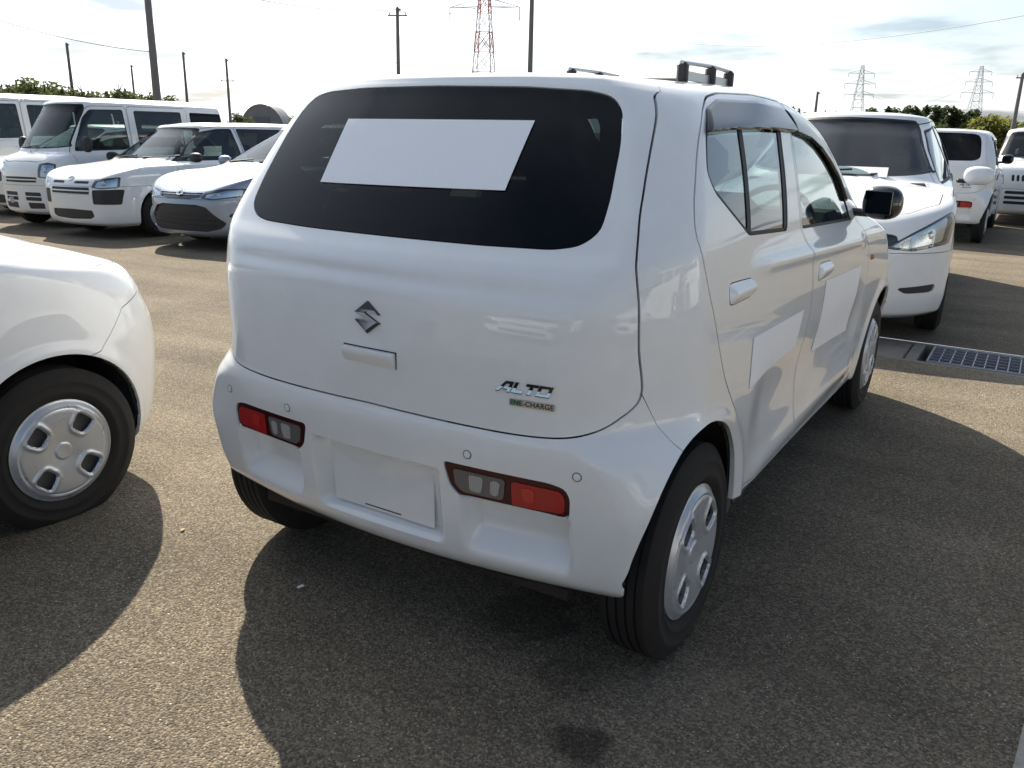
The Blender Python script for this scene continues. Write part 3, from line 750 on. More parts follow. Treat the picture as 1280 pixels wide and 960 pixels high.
    for L_,adv in ((LA,1.32),(LL,1.08),(LT,1.12),(LO,1.3)):
        ms=[]
        for P in L_:
            ms.append(flat_on(bvh,[(q[0],q[1]) for q in italic(P,0)],.005 if P is L_[0] else .0048,(ox,-1,.746),(0,1,0),tilt=.24))
        bl=obj('badge_letter',join(*ms),CHROME,tg)
        obj('letter_shadow',join(*[flat_on(bvh,[(q[0]*1.0-.0012,q[1]-.0016) for q in italic(P,0)],.0025,(ox,-1,.746),(0,1,0)) for P in L_]),GLOSSB,bl);ox+=adv*H  # dark copy set low and left, a modelled shadow outline for each letter
    pb=obj('badge_plate',flat_on(bvh,round_poly([(-.054,-.0085),(.054,-.0085),(.054,.0085),(-.054,.0085)],.004),.0022,(.442,-1,.724),(0,1,0)),ALU,tg)
    cu=bpy.data.curves.new('t','FONT');cu.body='ENE-CHARGE';cu.size=.0165;cu.align_x='CENTER';cu.align_y='CENTER';cu.extrude=.0004;cu.space_character=1.05
    to=bpy.data.objects.new('t',cu);COL.objects.link(to);dg=bpy.context.evaluated_depsgraph_get();me=bpy.data.meshes.new_from_object(to.evaluated_get(dg));bpy.data.objects.remove(to)
    h=bvh.ray_cast(Vector((.442,-1,.724)),Vector((0,1,0)));n=h[1] if h[1].y<0 else -h[1];r=Vector((0,0,1)).cross(n).normalized();mt=Matrix((r,n.cross(r),n)).transposed().to_4x4();mt.translation=h[0]+n*.0034
    me.transform(mt);me.materials.clear();me.materials.append(SEAL);tx=obj('badge_text',me,None,tg)
    gp=obj('green_mark',flat_on(bvh,round_poly([(-.05,-.006),(-.028,-.006),(-.028,.006),(-.05,.006)],.004),.0003,(.442,-1,.724),(0,1,0),lift=.0022),GREENM,tg)
    # tailgate handle
    hm=sheet_on(bvh,[(-.076,.790),(.084,.790),(.084,.752),(-.076,.752)],n=12,lift=.0,t=.010)
    V=hm.V;w=np.clip((V[:,2]-.752)/.038,0,1);V[:,1]-=.013*np.sin(np.clip(w,0,1)*PI*.62+.1)*(1)
    obj('tailgate_handle',hm,WHITE,tg)
    hs=sheet_on(bvh,[(-.078,.7925),(.0865,.7925),(.0865,.7890),(-.078,.7890)],n=6,lift=.0008,t=.002);obj('handle_seam',hs,SEAL,tg)
    hs=sheet_on(bvh,[(.0845,.7925),(.0870,.7925),(.0870,.750),(.0845,.750)],n=4,lift=.0008,t=.002);obj('handle_seam',hs,SEAL,tg)
    # cabin
    seat(root,.32,1.25,.50);seat(root,-.32,1.25,.50);seat(root,0,.42,.50,1.10,bench=True)
    obj('dashboard',xf(box((0,0,0),(1.20,.34,.26),0,.07),Matrix.Translation((0,2.02,.86))),INNER,root)
    st=empty('steering_wheel',(.33,1.80,.93));st.parent=root;st.rotation_euler=(math.radians(65),0,0)
    obj('wheel_ring',torus(.175,.014),INNER,st);obj('wheel_hub',box((0,0,0),(.14,.10,.04),0,.02),INNER,st);obj('wheel_spoke',box((0,0,0),(.33,.03,.015),0,.005),INNER,st)
    return root,bvh,low
def ellipsoid(c,r,nu=20,nv=12,p=2.):
    V=[];F=[]
    sp=lambda t:math.copysign(abs(t)**(2/p),t)
    for i in range(nv+1):
        b=-PI/2+PI*i/nv
        for j in range(nu):
            a=2*PI*j/nu;V.append((c[0]+r[0]*sp(math.cos(b))*sp(math.cos(a)),c[1]+r[1]*sp(math.cos(b))*sp(math.sin(a)),c[2]+r[2]*sp(math.sin(b))))
    for i in range(nv):
        for j in range(nu): F.append((i*nu+j,i*nu+(j+1)%nu,(i+1)*nu+(j+1)%nu,(i+1)*nu+j))
    return M(np.array(V),np.array(F))
def torus(R,r,n=32,k=8):
    V=[];F=[]
    for i in range(n):
        a=2*PI*i/n
        for j in range(k):
            b=2*PI*j/k;V.append(((R+r*math.cos(b))*math.cos(a),(R+r*math.cos(b))*math.sin(a),r*math.sin(b)))
    for i in range(n):
        for j in range(k): F.append((i*k+j,((i+1)%n)*k+j,((i+1)%n)*k+(j+1)%k,i*k+(j+1)%k))
    return M(np.array(V),np.array(F))
grid_cache={}
LAMPD=lens('lamp_prism',(.46,.45,.43),scale=70)
HOTRED=lens('bright_red_lens',(.62,.035,.02),scale=190)
MIRR=pbr('mirror_glass',(.06,.065,.07),.03,metal=1.)
VISOR=pbr('smoked_acrylic',(.020,.024,.032),.10,coat=.0,spec=.42)
GREENM=pbr('badge_green',(.16,.36,.24),.3)
vis=grid_body(ALTO_ROWS,ds=.006,nr=4,nc=6,ns=380,nf=4);vis.V=alto_shape(vis.V);c_=vis.cen();VISM=[vis.sub((c_[:,2]>1.0)&(np.abs(c_[:,0])>.4)).compact()]
alto,ALTO_BVH,ALTO_LOW=build_alto()
tag(alto,'white kei hatchback with a large white sheet across its dark rear window and roof rails','car')
PATCHW=pbr('patch_white',(.92,.92,.93),.45,noise=.02,nscale=60)
sh=obj('paper_sheet',sheet_on(ALTO_BVH,[(-.26,1.316),(.299,1.319),(.285,1.167),(-.273,1.159)],n=16,lift=.0035),PAPER)
tag(sh,'large blank white sheet stuck across the dark rear window of the hatchback','sheet')
for P,l in (([(1.12,.826),(1.79,.800),(1.74,.534),(1.10,.576)],'blank white patch on the front door of the hatchback with roof rails'),([(.275,.790),(.825,.774),(.780,.665),(.277,.650)],'blank white patch on the rear door of the hatchback with roof rails')):
    s_=obj('white_patch',sheet_on(ALTO_BVH,P,side=1,n=24,lift=.0022),PATCHW);tag(s_,l,'sheet')  # thin plain patches, slightly whiter than the door paint around them
# ---------------------------------------------------------------- ground
def asphalt():
    m,n,b=new_mat('asphalt');A=n.nodes.new;L=n.links.new
    t=A('ShaderNodeTexCoord')
    v=A('ShaderNodeTexVoronoi');v.inputs['Scale'].default_value=190;L(t.outputs['Object'],v.inputs['Vector'])       # aggregate stones
    v2=A('ShaderNodeTexVoronoi');v2.inputs['Scale'].default_value=125;L(t.outputs['Object'],v2.inputs['Vector'])
    c=A('ShaderNodeValToRGB');e=c.color_ramp.elements;e[0].position=0;e[0].color=(.073,.061,.047,1);e[1].position=1;e[1].color=(.262,.222,.165,1)
    k=c.color_ramp.elements.new(.5);k.color=(.126,.107,.081,1);k=c.color_ramp.elements.new(.9);k.color=(.196,.166,.123,1)
    s=A('ShaderNodeSeparateColor');L(v.outputs['Color'],s.inputs[0]);L(s.outputs[0],c.inputs[0])
    s2=A('ShaderNodeSeparateColor');L(v2.outputs['Color'],s2.inputs[0])
    pr=A('ShaderNodeMapRange');pr.inputs[1].default_value=.965;pr.inputs[2].default_value=.99;L(s2.outputs[1],pr.inputs[0])
    di=A('ShaderNodeMapRange');di.inputs[1].default_value=.36;di.inputs[2].default_value=.20;L(v2.outputs['Distance'],di.inputs[0])
    mu=A('ShaderNodeMath');mu.operation='MULTIPLY';L(pr.outputs[0],mu.inputs[0]);L(di.outputs[0],mu.inputs[1])
    x=A('ShaderNodeMix');x.data_type='RGBA';x.inputs['B'].default_value=(.50,.47,.42,1);L(mu.outputs[0],x.inputs['Factor']);L(c.outputs[0],x.inputs['A'])
    z=A('ShaderNodeTexNoise');z.inputs['Scale'].default_value=.9;z.inputs['Detail'].default_value=8;z.inputs['Roughness'].default_value=.6;L(t.outputs['Object'],z.inputs['Vector'])
    r=A('ShaderNodeMapRange');r.inputs[1].default_value=.3;r.inputs[2].default_value=.7;r.inputs[3].default_value=.90;r.inputs[4].default_value=1.42;L(z.outputs['Fac'],r.inputs[0])
    g=A('ShaderNodeMix');g.data_type='RGBA';g.blend_type='MULTIPLY';g.inputs['Factor'].default_value=1;L(x.outputs['Result'],g.inputs['A']);L(r.outputs[0],g.inputs['B'])
    # pale dust swept into patches and faint darker wheel tracks
    zd=A('ShaderNodeTexNoise');zd.inputs['Scale'].default_value=1.7;zd.inputs['Detail'].default_value=9;zd.inputs['Roughness'].default_value=.7;zd.inputs['Distortion'].default_value=1.2;L(t.outputs['Object'],zd.inputs['Vector'])
    dr=A('ShaderNodeMapRange');dr.interpolation_type='SMOOTHSTEP';dr.inputs[1].default_value=.56;dr.inputs[2].default_value=.74;dr.inputs[4].default_value=.38;L(zd.outputs['Fac'],dr.inputs[0])
    dm=A('ShaderNodeMix');dm.data_type='RGBA';dm.inputs['B'].default_value=(.26,.215,.15,1);L(dr.outputs[0],dm.inputs['Factor']);L(g.outputs['Result'],dm.inputs['A'])
    mpn=A('ShaderNodeMapping');mpn.inputs['Scale'].default_value=(.25,2.6,1);L(t.outputs['Object'],mpn.inputs['Vector'])
    zt_=A('ShaderNodeTexNoise');zt_.inputs['Scale'].default_value=1.;zt_.inputs['Detail'].default_value=4;L(mpn.outputs[0],zt_.inputs['Vector'])
    tr=A('ShaderNodeMapRange');tr.inputs[1].default_value=.40;tr.inputs[2].default_value=.60;tr.inputs[3].default_value=.86;tr.inputs[4].default_value=1.06;L(zt_.outputs['Fac'],tr.inputs[0])
    tm=A('ShaderNodeMix');tm.data_type='RGBA';tm.blend_type='MULTIPLY';tm.inputs['Factor'].default_value=1;L(dm.outputs['Result'],tm.inputs['A']);L(tr.outputs[0],tm.inputs['B'])
    # oil spots
    o=tm.outputs['Result']
    sp=A('ShaderNodeSeparateXYZ');L(t.outputs['Object'],sp.inputs[0])
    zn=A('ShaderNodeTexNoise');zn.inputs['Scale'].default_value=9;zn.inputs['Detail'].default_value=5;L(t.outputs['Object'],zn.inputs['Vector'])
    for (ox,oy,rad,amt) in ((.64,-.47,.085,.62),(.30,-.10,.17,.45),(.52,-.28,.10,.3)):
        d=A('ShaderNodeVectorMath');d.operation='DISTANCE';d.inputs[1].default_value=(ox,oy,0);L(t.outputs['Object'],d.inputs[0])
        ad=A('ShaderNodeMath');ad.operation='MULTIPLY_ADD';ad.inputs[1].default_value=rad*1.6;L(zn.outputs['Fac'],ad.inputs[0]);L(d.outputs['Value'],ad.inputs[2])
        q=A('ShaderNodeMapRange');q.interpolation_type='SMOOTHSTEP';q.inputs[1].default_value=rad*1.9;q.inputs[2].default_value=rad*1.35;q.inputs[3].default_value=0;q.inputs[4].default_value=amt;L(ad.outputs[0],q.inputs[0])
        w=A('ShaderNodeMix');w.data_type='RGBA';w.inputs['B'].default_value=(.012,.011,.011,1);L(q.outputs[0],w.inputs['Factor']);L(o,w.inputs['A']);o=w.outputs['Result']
    L(o,b.inputs['Base Color']);b.inputs['Roughness'].default_value=.93;b.inputs['Specular IOR Level'].default_value=.12
    sb=A('ShaderNodeMath');sb.operation='SUBTRACT';sb.inputs[0].default_value=1;L(v.outputs['Distance'],sb.inputs[1])
    bu=A('ShaderNodeBump');bu.inputs['Strength'].default_value=1.0;bu.inputs['Distance'].default_value=.0035;L(sb.outputs[0],bu.inputs['Height'])
    nz=A('ShaderNodeTexNoise');nz.inputs['Scale'].default_value=45;nz.inputs['Detail'].default_value=4;L(t.outputs['Object'],nz.inputs['Vector'])
    b2=A('ShaderNodeBump');b2.inputs['Strength'].default_value=.5;b2.inputs['Distance'].default_value=.006;L(nz.outputs['Fac'],b2.inputs['Height']);L(bu.outputs[0],b2.inputs['Normal'])
    L(b2.outputs[0],b.inputs['Normal'])
    return m
ASPH=asphalt()
GS=3000
def gz(x): return -.0225*min(12.,max(0.,-x-.5))              # the yard falls gently away to the left for drainage
DR=(-.45,40.0,3.62,4.20)                                     # drain channel
def ground_sheet():
    xs=[-GS,-13.5,-12.5]+[float(v) for v in np.arange(-11.5,-.5,1.)]+[DR[0],DR[1],GS];ys=[-GS,DR[2],DR[3],GS]
    xs=sorted(set(xs));V=[(a,b,gz(a)) for b in ys for a in xs];F=[];n=len(xs)
    for j in range(3):
        for i in range(n-1):
            if j==1 and DR[0]<=xs[i] and xs[i+1]<=DR[1]: continue
            F.append((j*n+i,j*n+i+1,(j+1)*n+i+1,(j+1)*n+i))
    return M(np.array(V,float),np.array(F))
GROUND=tag(obj('ground',ground_sheet(),ASPH,smooth=True,angle=0),kind='structure')
# ---------------------------------------------------------------- the other cars
def gen_rows(p):
    """rows of a whole car from its main stations"""
    c,zbr,zbf,zh=p['c'],p['belt_r'],p['belt_f'],p['hood_z'];yr,yf,w=p['yr'],p['yf'],p['w'];H=p['H']
    (yc,zc),(yt,zt)=p['cowl'],p['wtop'];(yg,zg),(yk,zk)=p['rbase'],p['rtop']
    rc=p.get('rc',.14);fc=p.get('fc',.26);bf=p.get('bowf',.12);tum=p.get('tum',.12);wr=p['w_roof']
    R=[]
    for t,iy,wf,nf in ((0,.07,.93,.10),(.06,.012,.985,.03),(.24,0,1,.005),(.42,.0,1,0),(.60,.004,1,.0),(.78,.01,.998,.012),(.92,.02,.99,.05)):
        yrow=yr+iy+(yg-yr)*max(0,t-.5)*.3
        R.append((c+t*(zbr-c),c+t*(zbr-c-.01),c+t*(zbf-.03-c),c+t*(zh-c)*1.0, yrow,.05,rc,rc, w*wf,w*wf,w*wf*.985, yf-nf,bf,fc,fc))
    R.append((zbr-.01,zbr-.02,zbf-.025,zh+.25*(zc-zh)+.02, yg-.01,.05,rc,rc, w*.975,w*.978,w*.93, yf-.10-.18*(yf-yc),bf*1.1,fc,fc))
    R.append((zbr+.01,zbr,zbf,zh+.70*(zc-zh)+.02, yg,.05,rc,rc, w*.955,w*.955,w*.885, yf-.10-.62*(yf-yc),bf*1.2,fc,fc*.9))
    R.append((zbr+.03,zbr+.02,zbf+.02,zc, yg+.01,.05,rc,rc, w*.94,w*.94,w*.86, yc,bf*1.3,fc,fc*.8))
    for s in (.12,.38,.66,.90):
        ww=w*.935+(wr-w*.935)*s**1.3
        R.append((zg+(zk-zg)*s+.02,zbr+.02+(zk-zbr-.02)*s,zbf+.02+(zt-.02-zbf-.02)*s,zc+(zt-zc)*s, yg+(yk-yg)*s,.05,rc,rc, ww,ww*1.005,w*.85+(wr*.95-w*.85)*s, yc+(yt-yc)*s,bf*1.3,fc*.95,fc*.8))
    k=H-zk
    R.append((zk+.1*k,zk+.02,zt,zt+.02, yk,.05,rc*1.1,rc*1.1, wr*.97,wr*.985,wr*.92, yt,bf*1.2,fc*.8,fc*.7))
    R.append((zk+.45*k,zk+.35*k,zt+.35*(H-zt),zt+.4*(H-zt), yk+.06,.05,rc*1.2,rc*1.2, wr*.87,wr*.885,wr*.80, yt-.10,bf,fc*.7,fc*.6))
    R.append((zk+.8*k,zk+.78*k,zt+.75*(H-zt),zt+.78*(H-zt), yk+.25,.04,rc,rc, wr*.6,wr*.62,wr*.55, yt-.30,bf*.6,fc*.5,fc*.5))
    ym=(yk+yt)/2
    R.append((H-.002,H-.004,H-.006,H-.004, yk+.5*(ym-yk),.02,.06,.06, wr*.25,wr*.25,wr*.22, yt-.5*(yt-ym),.03,.06,.06))
    R.append((H,H,H,H, ym-.1,.002,.005,.005, .015,.015,.015, ym+.1,.002,.005,.005))
    return R
def build_car(name,p,paint):
    rows=gen_rows(p);q=p.get('q',1.);root=empty(name)
    m=grid_body(rows,ds=.020/q,nr=int(26*q),nc=int(14*q),ns=int(130*q),nf=int(34*q))
    w=p['w'];wb=p['wb'];ra=p['ra'];Rt=p['Rt'];cz=Rt+.005
    def flare(V):
        V=V.copy();x,y,z=V.T
        for cy in (0,wb):
            d=np.hypot(y-cy,z-cz);V[:,0]+=np.sign(x)*(np.abs(x)>.6*w)*(z<.95)*.012*np.exp(-((d-ra-.01)/.04)**2)
        mid=sst(.3,.6,y)*(1-sst(wb-.6,wb-.35,y))
        V[:,0]-=np.sign(x)*(np.abs(x)>.6*w)*mid*(.014*np.exp(-((z-.50)/.10)**2)-.008*np.exp(-((z-p['belt_f']+.13)/.02)**2))
        return V
    m.V=flare(m.V);low=grid_body(rows,ds=.06,nr=10,nc=6,ns=40,nf=10);low.V=flare(low.V)
    bvh=BVHTree.FromPolygons([Vector(v) for v in low.V],[tuple(f) for f in low.F])
    B=Body(m,root,paint)
    def arch(V):
        x,y,z=V.T;d=np.full(len(x),.2)
        for cy in (0,wb):
            d=np.minimum(d,np.hypot(y-cy,z-cz)-ra);d=np.minimum(d,np.where(z<cz,np.maximum(np.abs(y-cy)-ra,-.1),.2))
        return far(d,(np.abs(x)>w*.55)&(z<.95))
    B.drop(arch(m.V))
    yf=p['yf'];yc,zc=p['cowl'];yt,zt=p['wtop'];H=p['H']
    # windscreen
    wsx=p['ws_w'];ws=smooth_poly([(0,zc+.015),(wsx[0]*.6,zc+.02),(wsx[0],zc+.045),(wsx[0]-.01,zc+.10),((wsx[0]+wsx[1])/2,(zc+zt)/2),(wsx[1],zt-.05),(wsx[1]*.8,zt-.022),(0,zt-.008)],3,False);ws=mir(ws)
    x,y,z=B.xyz();g=B.cut(far(sdf(ws,x,z),(y>yt-.45)&(z>zc-.05)),.0);wo=obj('windscreen',thicken(g,.004,-.002),G_WIND,root)
    gx,gz_=g.V[:,0],g.V[:,2];fr=split(g,sdf(ws,gx,gz_)+.016)[1];obj('windscreen_frit',thicken(fr,.002,-.0005),SEAL,wo)
    for sx,ang in ((.30,.35),(-.25,.35)):
        h0=bvh.ray_cast(Vector((sx,yc+1.,zc+.05)),Vector((0,-1,-.02)));h1=bvh.ray_cast(Vector((sx-.42,yc+1.,zc+.075)),Vector((0,-1,-.02)))
        if h0[0] and h1[0]: obj('wiper',tube([h0[0]+Vector((0,.02,.004)),h1[0]+Vector((0,.018,.01))],.008,6),BLACKP,root)
    # side glass and doors
    sw=p['side_win']
    wins=[]
    for P in sw:
        Pp=round_poly(P,.03,4);x,y,z=B.xyz();gl=B.cut(far(sdf(Pp,y,z),np.abs(x)>w*.5),0.);wins.append((sides(gl),Pp))
    dd=[]
    for P in p['doors']:
        Pp=round_poly(P,.05,4);x,y,z=B.xyz();d=B.cut(far(sdf(Pp,y,z),np.abs(x)>w*.5),.004);dd.append(sides(d))
    for i,(dr,P) in enumerate(zip(dd,p['doors'])):
        cy=np.mean([a[0] for a in P])
        for sd in (0,1):
            s_=1 if sd==0 else -1;door=obj('door',thicken(dr[sd],.014),paint,root)
            ya=min(a[0] for a in P);h=bvh.ray_cast(Vector((2*s_,ya+.16,p['belt_f']-.12)),Vector((-s_,0,0)))
            if h[0]: obj('door_handle',box(tuple(h[0]+Vector((s_*.012,0,0))),(.03,.17,.035),0,.012),paint,door)
            for (gs,Pp) in wins:
                gc=Pp[:,0].mean()
                if min(a[0] for a in P)-.05<gc<max(a[0] for a in P)+.05:
                    gl=gs[sd];wn=obj('window',thicken(gl,.003,-.004),p.get('glass',G_SIDE),door)
                    obj('window_seal',thicken(split(gl,sdf(Pp,gl.V[:,1],gl.V[:,2])+.016)[1],.003,-.001),SEAL,wn)
    used=[any(min(a[0] for a in P)-.05<Pp[:,0].mean()<max(a[0] for a in P)+.05 for P in p['doors']) for (_,Pp) in wins]
    for u_,(gs,Pp) in zip(used,wins):
        if not u_:
            for sd in (0,1): obj('quarter_window',thicken(gs[sd],.003,-.004),G_DARK,root)
    # rear glass and lamps
    if 'rear_win' in p:
        P=round_poly(mir(p['rear_win']),.04,4);x,y,z=B.xyz();g=B.cut(far(sdf(P,x,z),y<p['rtop'][0]+.15),0.);obj('rear_window',thicken(g,.004,-.002),G_DARK,root)
        hp=mir([(0,.42),(w*.78,.44),(w*.80,p['belt_r']),(p['w_roof']*.93,p['rtop'][1]),(0,p['rtop'][1]+.04)]);x,y,z=B.xyz();t=B.cut(far(sdf(round_poly(hp,.04),x,z),y<p['rtop'][0]+.05),.003);obj('tailgate',thicken(t,.012),paint,root)
    for P in p.get('tail',[]):
        x,y,z=B.xyz();t=B.cut(far(sdf(round_poly(P,.02),np.abs(x),z),y<p['yr']+.35),.001)
        for k in sides(t): obj('tail_light',thicken(k,.02,.002),RED,root)
    # bonnet
    if 'hood' in p:
        x,y,z=B.xyz();t=B.cut(far(sdf(round_poly(mir(p['hood']),.03),x,y),(z>p['hood_z']-.07)&(y>yc-.1)),.003);obj('bonnet',thicken(t,.012),paint,root)
    # front marks: (name, polygon in x,z ; mirrored or symmetric ; material ; push)
    for (nm,P,sym,mat,push) in p['front']:
        x,y,z=B.xyz();Pp=round_poly(mir(P) if sym else P,.012,3)
        t=B.cut(far(sdf(Pp,x if sym else np.abs(x),z),y>yf-p.get('fdepth',.75)),.0015)
        for k in ((t,) if sym else sides(t)):
            if len(k.F)==0: continue
            if nm=='headlight':
                o=obj('headlight',thicken(k,.02,.001),G_LAMP,root);cc=k.compact();obj('reflector',thicken(k,0,-.02),LAMP,o)
                ce=cc.V.mean(0);nn=vnormals(cc).mean(0);nn/=np.linalg.norm(nn)
                obj('bulb',ellipsoid(tuple(ce-nn*.012),(.035,.035,.035),14,8),CHROME,o)
                obj('lamp_bezel',thicken(split(k,sdf(Pp,np.abs(k.V[:,0]),k.V[:,2])+.014)[1],.006,-.004),GLOSSB,o)
            else: obj(nm,thicken(k,.012,push),mat,root)
    for (nm,xc,zz,sx,sz,mat) in p.get('bars',[]):
        pts=[];hw=sx/2
        for t in np.linspace(-1,1,7):
            h=bvh.ray_cast(Vector((xc+t*hw,yf+1,zz)),Vector((0,-1,0)));pts.append(tuple(h[0]+Vector((0,.004,0))))
        mm=tube(pts,sz/2,6);obj(nm,mm,mat,root)
    if 'emblem' in p:
        h=bvh.ray_cast(Vector((.0,yf+1,p['emblem'])),Vector((0,-1,0)));t=torus(.055,.007,24,6);t.V[:,1]*=.70
        t2=torus(.028,.006,20,6);t2.V[:,1]*=1.3;n=h[1] if h[1].y>0 else -h[1];mt=Matrix.Translation(h[0]+n*.004)@n.to_track_quat('Z','Y').to_matrix().to_4x4();obj('emblem',xf(join(t,t2),mt),CHROME,root)
    zs=p.get('fb',p['hood_z']-.14);x,y,z=B.xyz();fb=B.cut(far(np.where(y>wb+.1,z-zs,.2),y>wb+.05),.002);obj('front_bumper',thicken(fb,.012),paint,root)
    obj('body',thicken(B.m,.014),paint,root)
    lx,ly,lz=low.V.T;hol=np.minimum.reduce([far(sdf(ws,lx,lz),(ly>yt-.4)&(lz>zc-.05)),arch(low.V)]+[far(sdf(Pp,ly,lz),np.abs(lx)>w*.5) for _,Pp in wins]+([far(sdf(round_poly(mir(p['rear_win']),.04,4),lx,lz),ly<p['rtop'][0]+.15)] if 'rear_win' in p else []))
    i2=split(low,hol)[1];i2.V=i2.V-vnormals(i2)*.025;obj('lining',i2,INNER,root)
    obj('underbody',join(box((0,(p['yr']+yf)/2,p['c']+.05),(w*1.3,yf-p['yr']-.5,.08)),box((0,wb/2,p['c']+.12),(w*1.75,wb-2*ra-.1,.10)),*[box((0,cy,.55),(w*1.1,ra*2.1,.5)) for cy in (0,wb)]),UNDER,root,smooth=False)
    for sx in (1,-1):
        for cy in (0,wb): wheel(root,(sx*(w-.085),cy,Rt),sx,p['rim'],R=Rt+.002,w=.165,rim=p['rr'],spin=random.random()*6)
        mx,my,mz=p['mirror'];e=obj('door_mirror',ellipsoid((0,0,0),p.get('msize',(.10,.065,.065)),18,12,p=2.6),p.get('mmat',paint),root,loc=(sx*mx,my,mz))
        obj('mirror_stay',box((-sx*.09,-.01,-.04),(.10,.04,.03),0,.01),BLACKP,e);obj('mirror_glass',box((0,-.062*p.get('msize',(.1,.065,.065))[1]/.065,0),(.13,.004,.08),0,.001),MIRR,e)
        seat(root,sx*w*.42,yc-1.05-p.get('seat_b',0),zc-.62,mat=SEATM)
    obj('dashboard',box((0,yc-.22,zc-.14),(w*1.6,.36,.24),0,.07),INNER,root)
    if p.get('rack_seat',1): seat(root,0,yc-1.95-p.get('seat_b',0),zc-.60,w*1.4,bench=True)
    if 'sheet' in p:
        pass
    return root
STEEL_RIM=(10,.075,.115,.012);COVER_RIM=(7,.06,.15,.022);ALLOY=(10,.05,.155,.016)
def stdwins(p,splits,zb,ztop,lean):
    return None
PROBOX=dict(c=.17,belt_r=.99,belt_f=.95,hood_z=.80,yr=-.895,yf=3.35,w=.845,H=1.525,cowl=(2.42,1.00),wtop=(1.62,1.455),rbase=(-.86,1.02),rtop=(-.62,1.45),w_roof=.63,
 wb=2.55,ra=.345,Rt=.298,rr=.19,rim=STEEL_RIM,fc=.24,ws_w=(.66,.50),
 side_win=[[(1.06,.99),(2.22,.98),(2.10,1.05),(1.86,1.22),(1.58,1.38),(1.35,1.42),(1.10,1.425)],[(.12,1.0),(.98,.99),(1.02,1.425),(.16,1.42)],[(-.62,1.03),(.02,1.01),(.06,1.41),(-.52,1.40)]],
 doors=[[(1.02,.30),(2.05,.28),(2.20,.60),(2.24,.94),(2.27,.98),(2.14,1.06),(1.88,1.25),(1.60,1.41),(1.35,1.455),(1.06,1.455),(1.02,1.2)],[(.40,.45),(.60,.31),(1.01,.30),(1.01,1.2),(1.05,1.455),(.12,1.45),(.06,1.2),(.06,.92)]],
 hood=[(0,2.50),(.60,2.34),(.72,2.50),(.70,3.00),(.55,3.17),(0,3.26)],
 rear_win=[(0,1.06),(.55,1.06),(.52,1.36),(0,1.38)],tail=[[(.66,.60),(.84,.60),(.83,.98),(.72,.98)]],
 front=[('headlight',[(.46,.665),(.60,.65),(.795,.665),(.80,.80),(.70,.79),(.50,.765)],False,None,0),
        ('fog_cover',[(.47,.455),(.80,.455),(.82,.645),(.47,.635)],False,BLACKP,-.008),
        ('upper_grille',[(0,.575),(.42,.58),(.42,.665),(0,.67)],True,BLACKP,-.012),('nose_slot',[(.10,.715),(.40,.715),(.40,.745),(.12,.745)],False,BLACKP,-.01),
        ('lower_grille',[(0,.255),(.38,.265),(.46,.30),(.44,.375),(0,.385)],True,BLACKP,-.015)],
 bars=[('grille_bar',0,.623,.84,.020,WHITE),('grille_bar',0,.668,.84,.010,CHROME),('grille_bar',0,.580,.84,.010,CHROME)],emblem=.775,mirror=(.95,2.02,1.03),mmat=BLACKP,fb=.68)
COROLLA=dict(c=.16,belt_r=.95,belt_f=.92,hood_z=.70,yr=-.88,yf=3.52,w=.8475,H=1.475,cowl=(2.54,.97),wtop=(1.52,1.42),rbase=(-.82,1.0),rtop=(-.45,1.40),w_roof=.60,
 wb=2.60,ra=.345,Rt=.298,rr=.19,rim=COVER_RIM,fc=.34,bowf=.16,ws_w=(.66,.47),
 side_win=[[(.98,.96),(2.22,.95),(2.08,1.04),(1.80,1.22),(1.50,1.35),(1.05,1.385)],[(-.05,.99),(.90,.96),(.95,1.385),(.10,1.37)],[(-.62,1.03),(-.12,1.0),(.02,1.36),(-.42,1.33)]],
 doors=[[(.95,.30),(1.98,.28),(2.12,.60),(2.16,.90),(2.20,.95),(2.05,1.05),(1.76,1.24),(1.44,1.385),(1.05,1.42),(.97,1.2)],[(.38,.45),(.55,.31),(.94,.30),(.955,1.2),(1.04,1.42),(.06,1.40),(-.08,1.2),(-.02,.9)]],
 hood=[(0,2.62),(.60,2.45),(.72,2.55),(.70,3.00),(.55,3.22),(0,3.42)],
 front=[('headlight',[(.36,.615),(.55,.60),(.80,.635),(.805,.725),(.62,.72),(.40,.685)],False,None,0),
        ('upper_grille',[(0,.60),(.16,.60),(.345,.622),(.385,.675),(.20,.672),(0,.675)],True,GLOSSB,-.010),
        ('lower_grille',[(0,.235),(.42,.235),(.60,.27),(.665,.335),(.44,.515),(.30,.54),(0,.54)],True,BLACKP,-.02),
        ('fog_strip',[(.68,.40),(.82,.42),(.82,.45),(.70,.445)],False,GLOSSB,-.006)],
 bars=[('grille_bar',0,.652,.74,.010,CHROME),('grille_bar',0,.30,1.10,.012,BLACKP),('grille_bar',0,.36,1.10,.012,BLACKP),('grille_bar',0,.42,.90,.012,BLACKP)],emblem=.668,mirror=(.95,1.98,1.0),fb=.60)
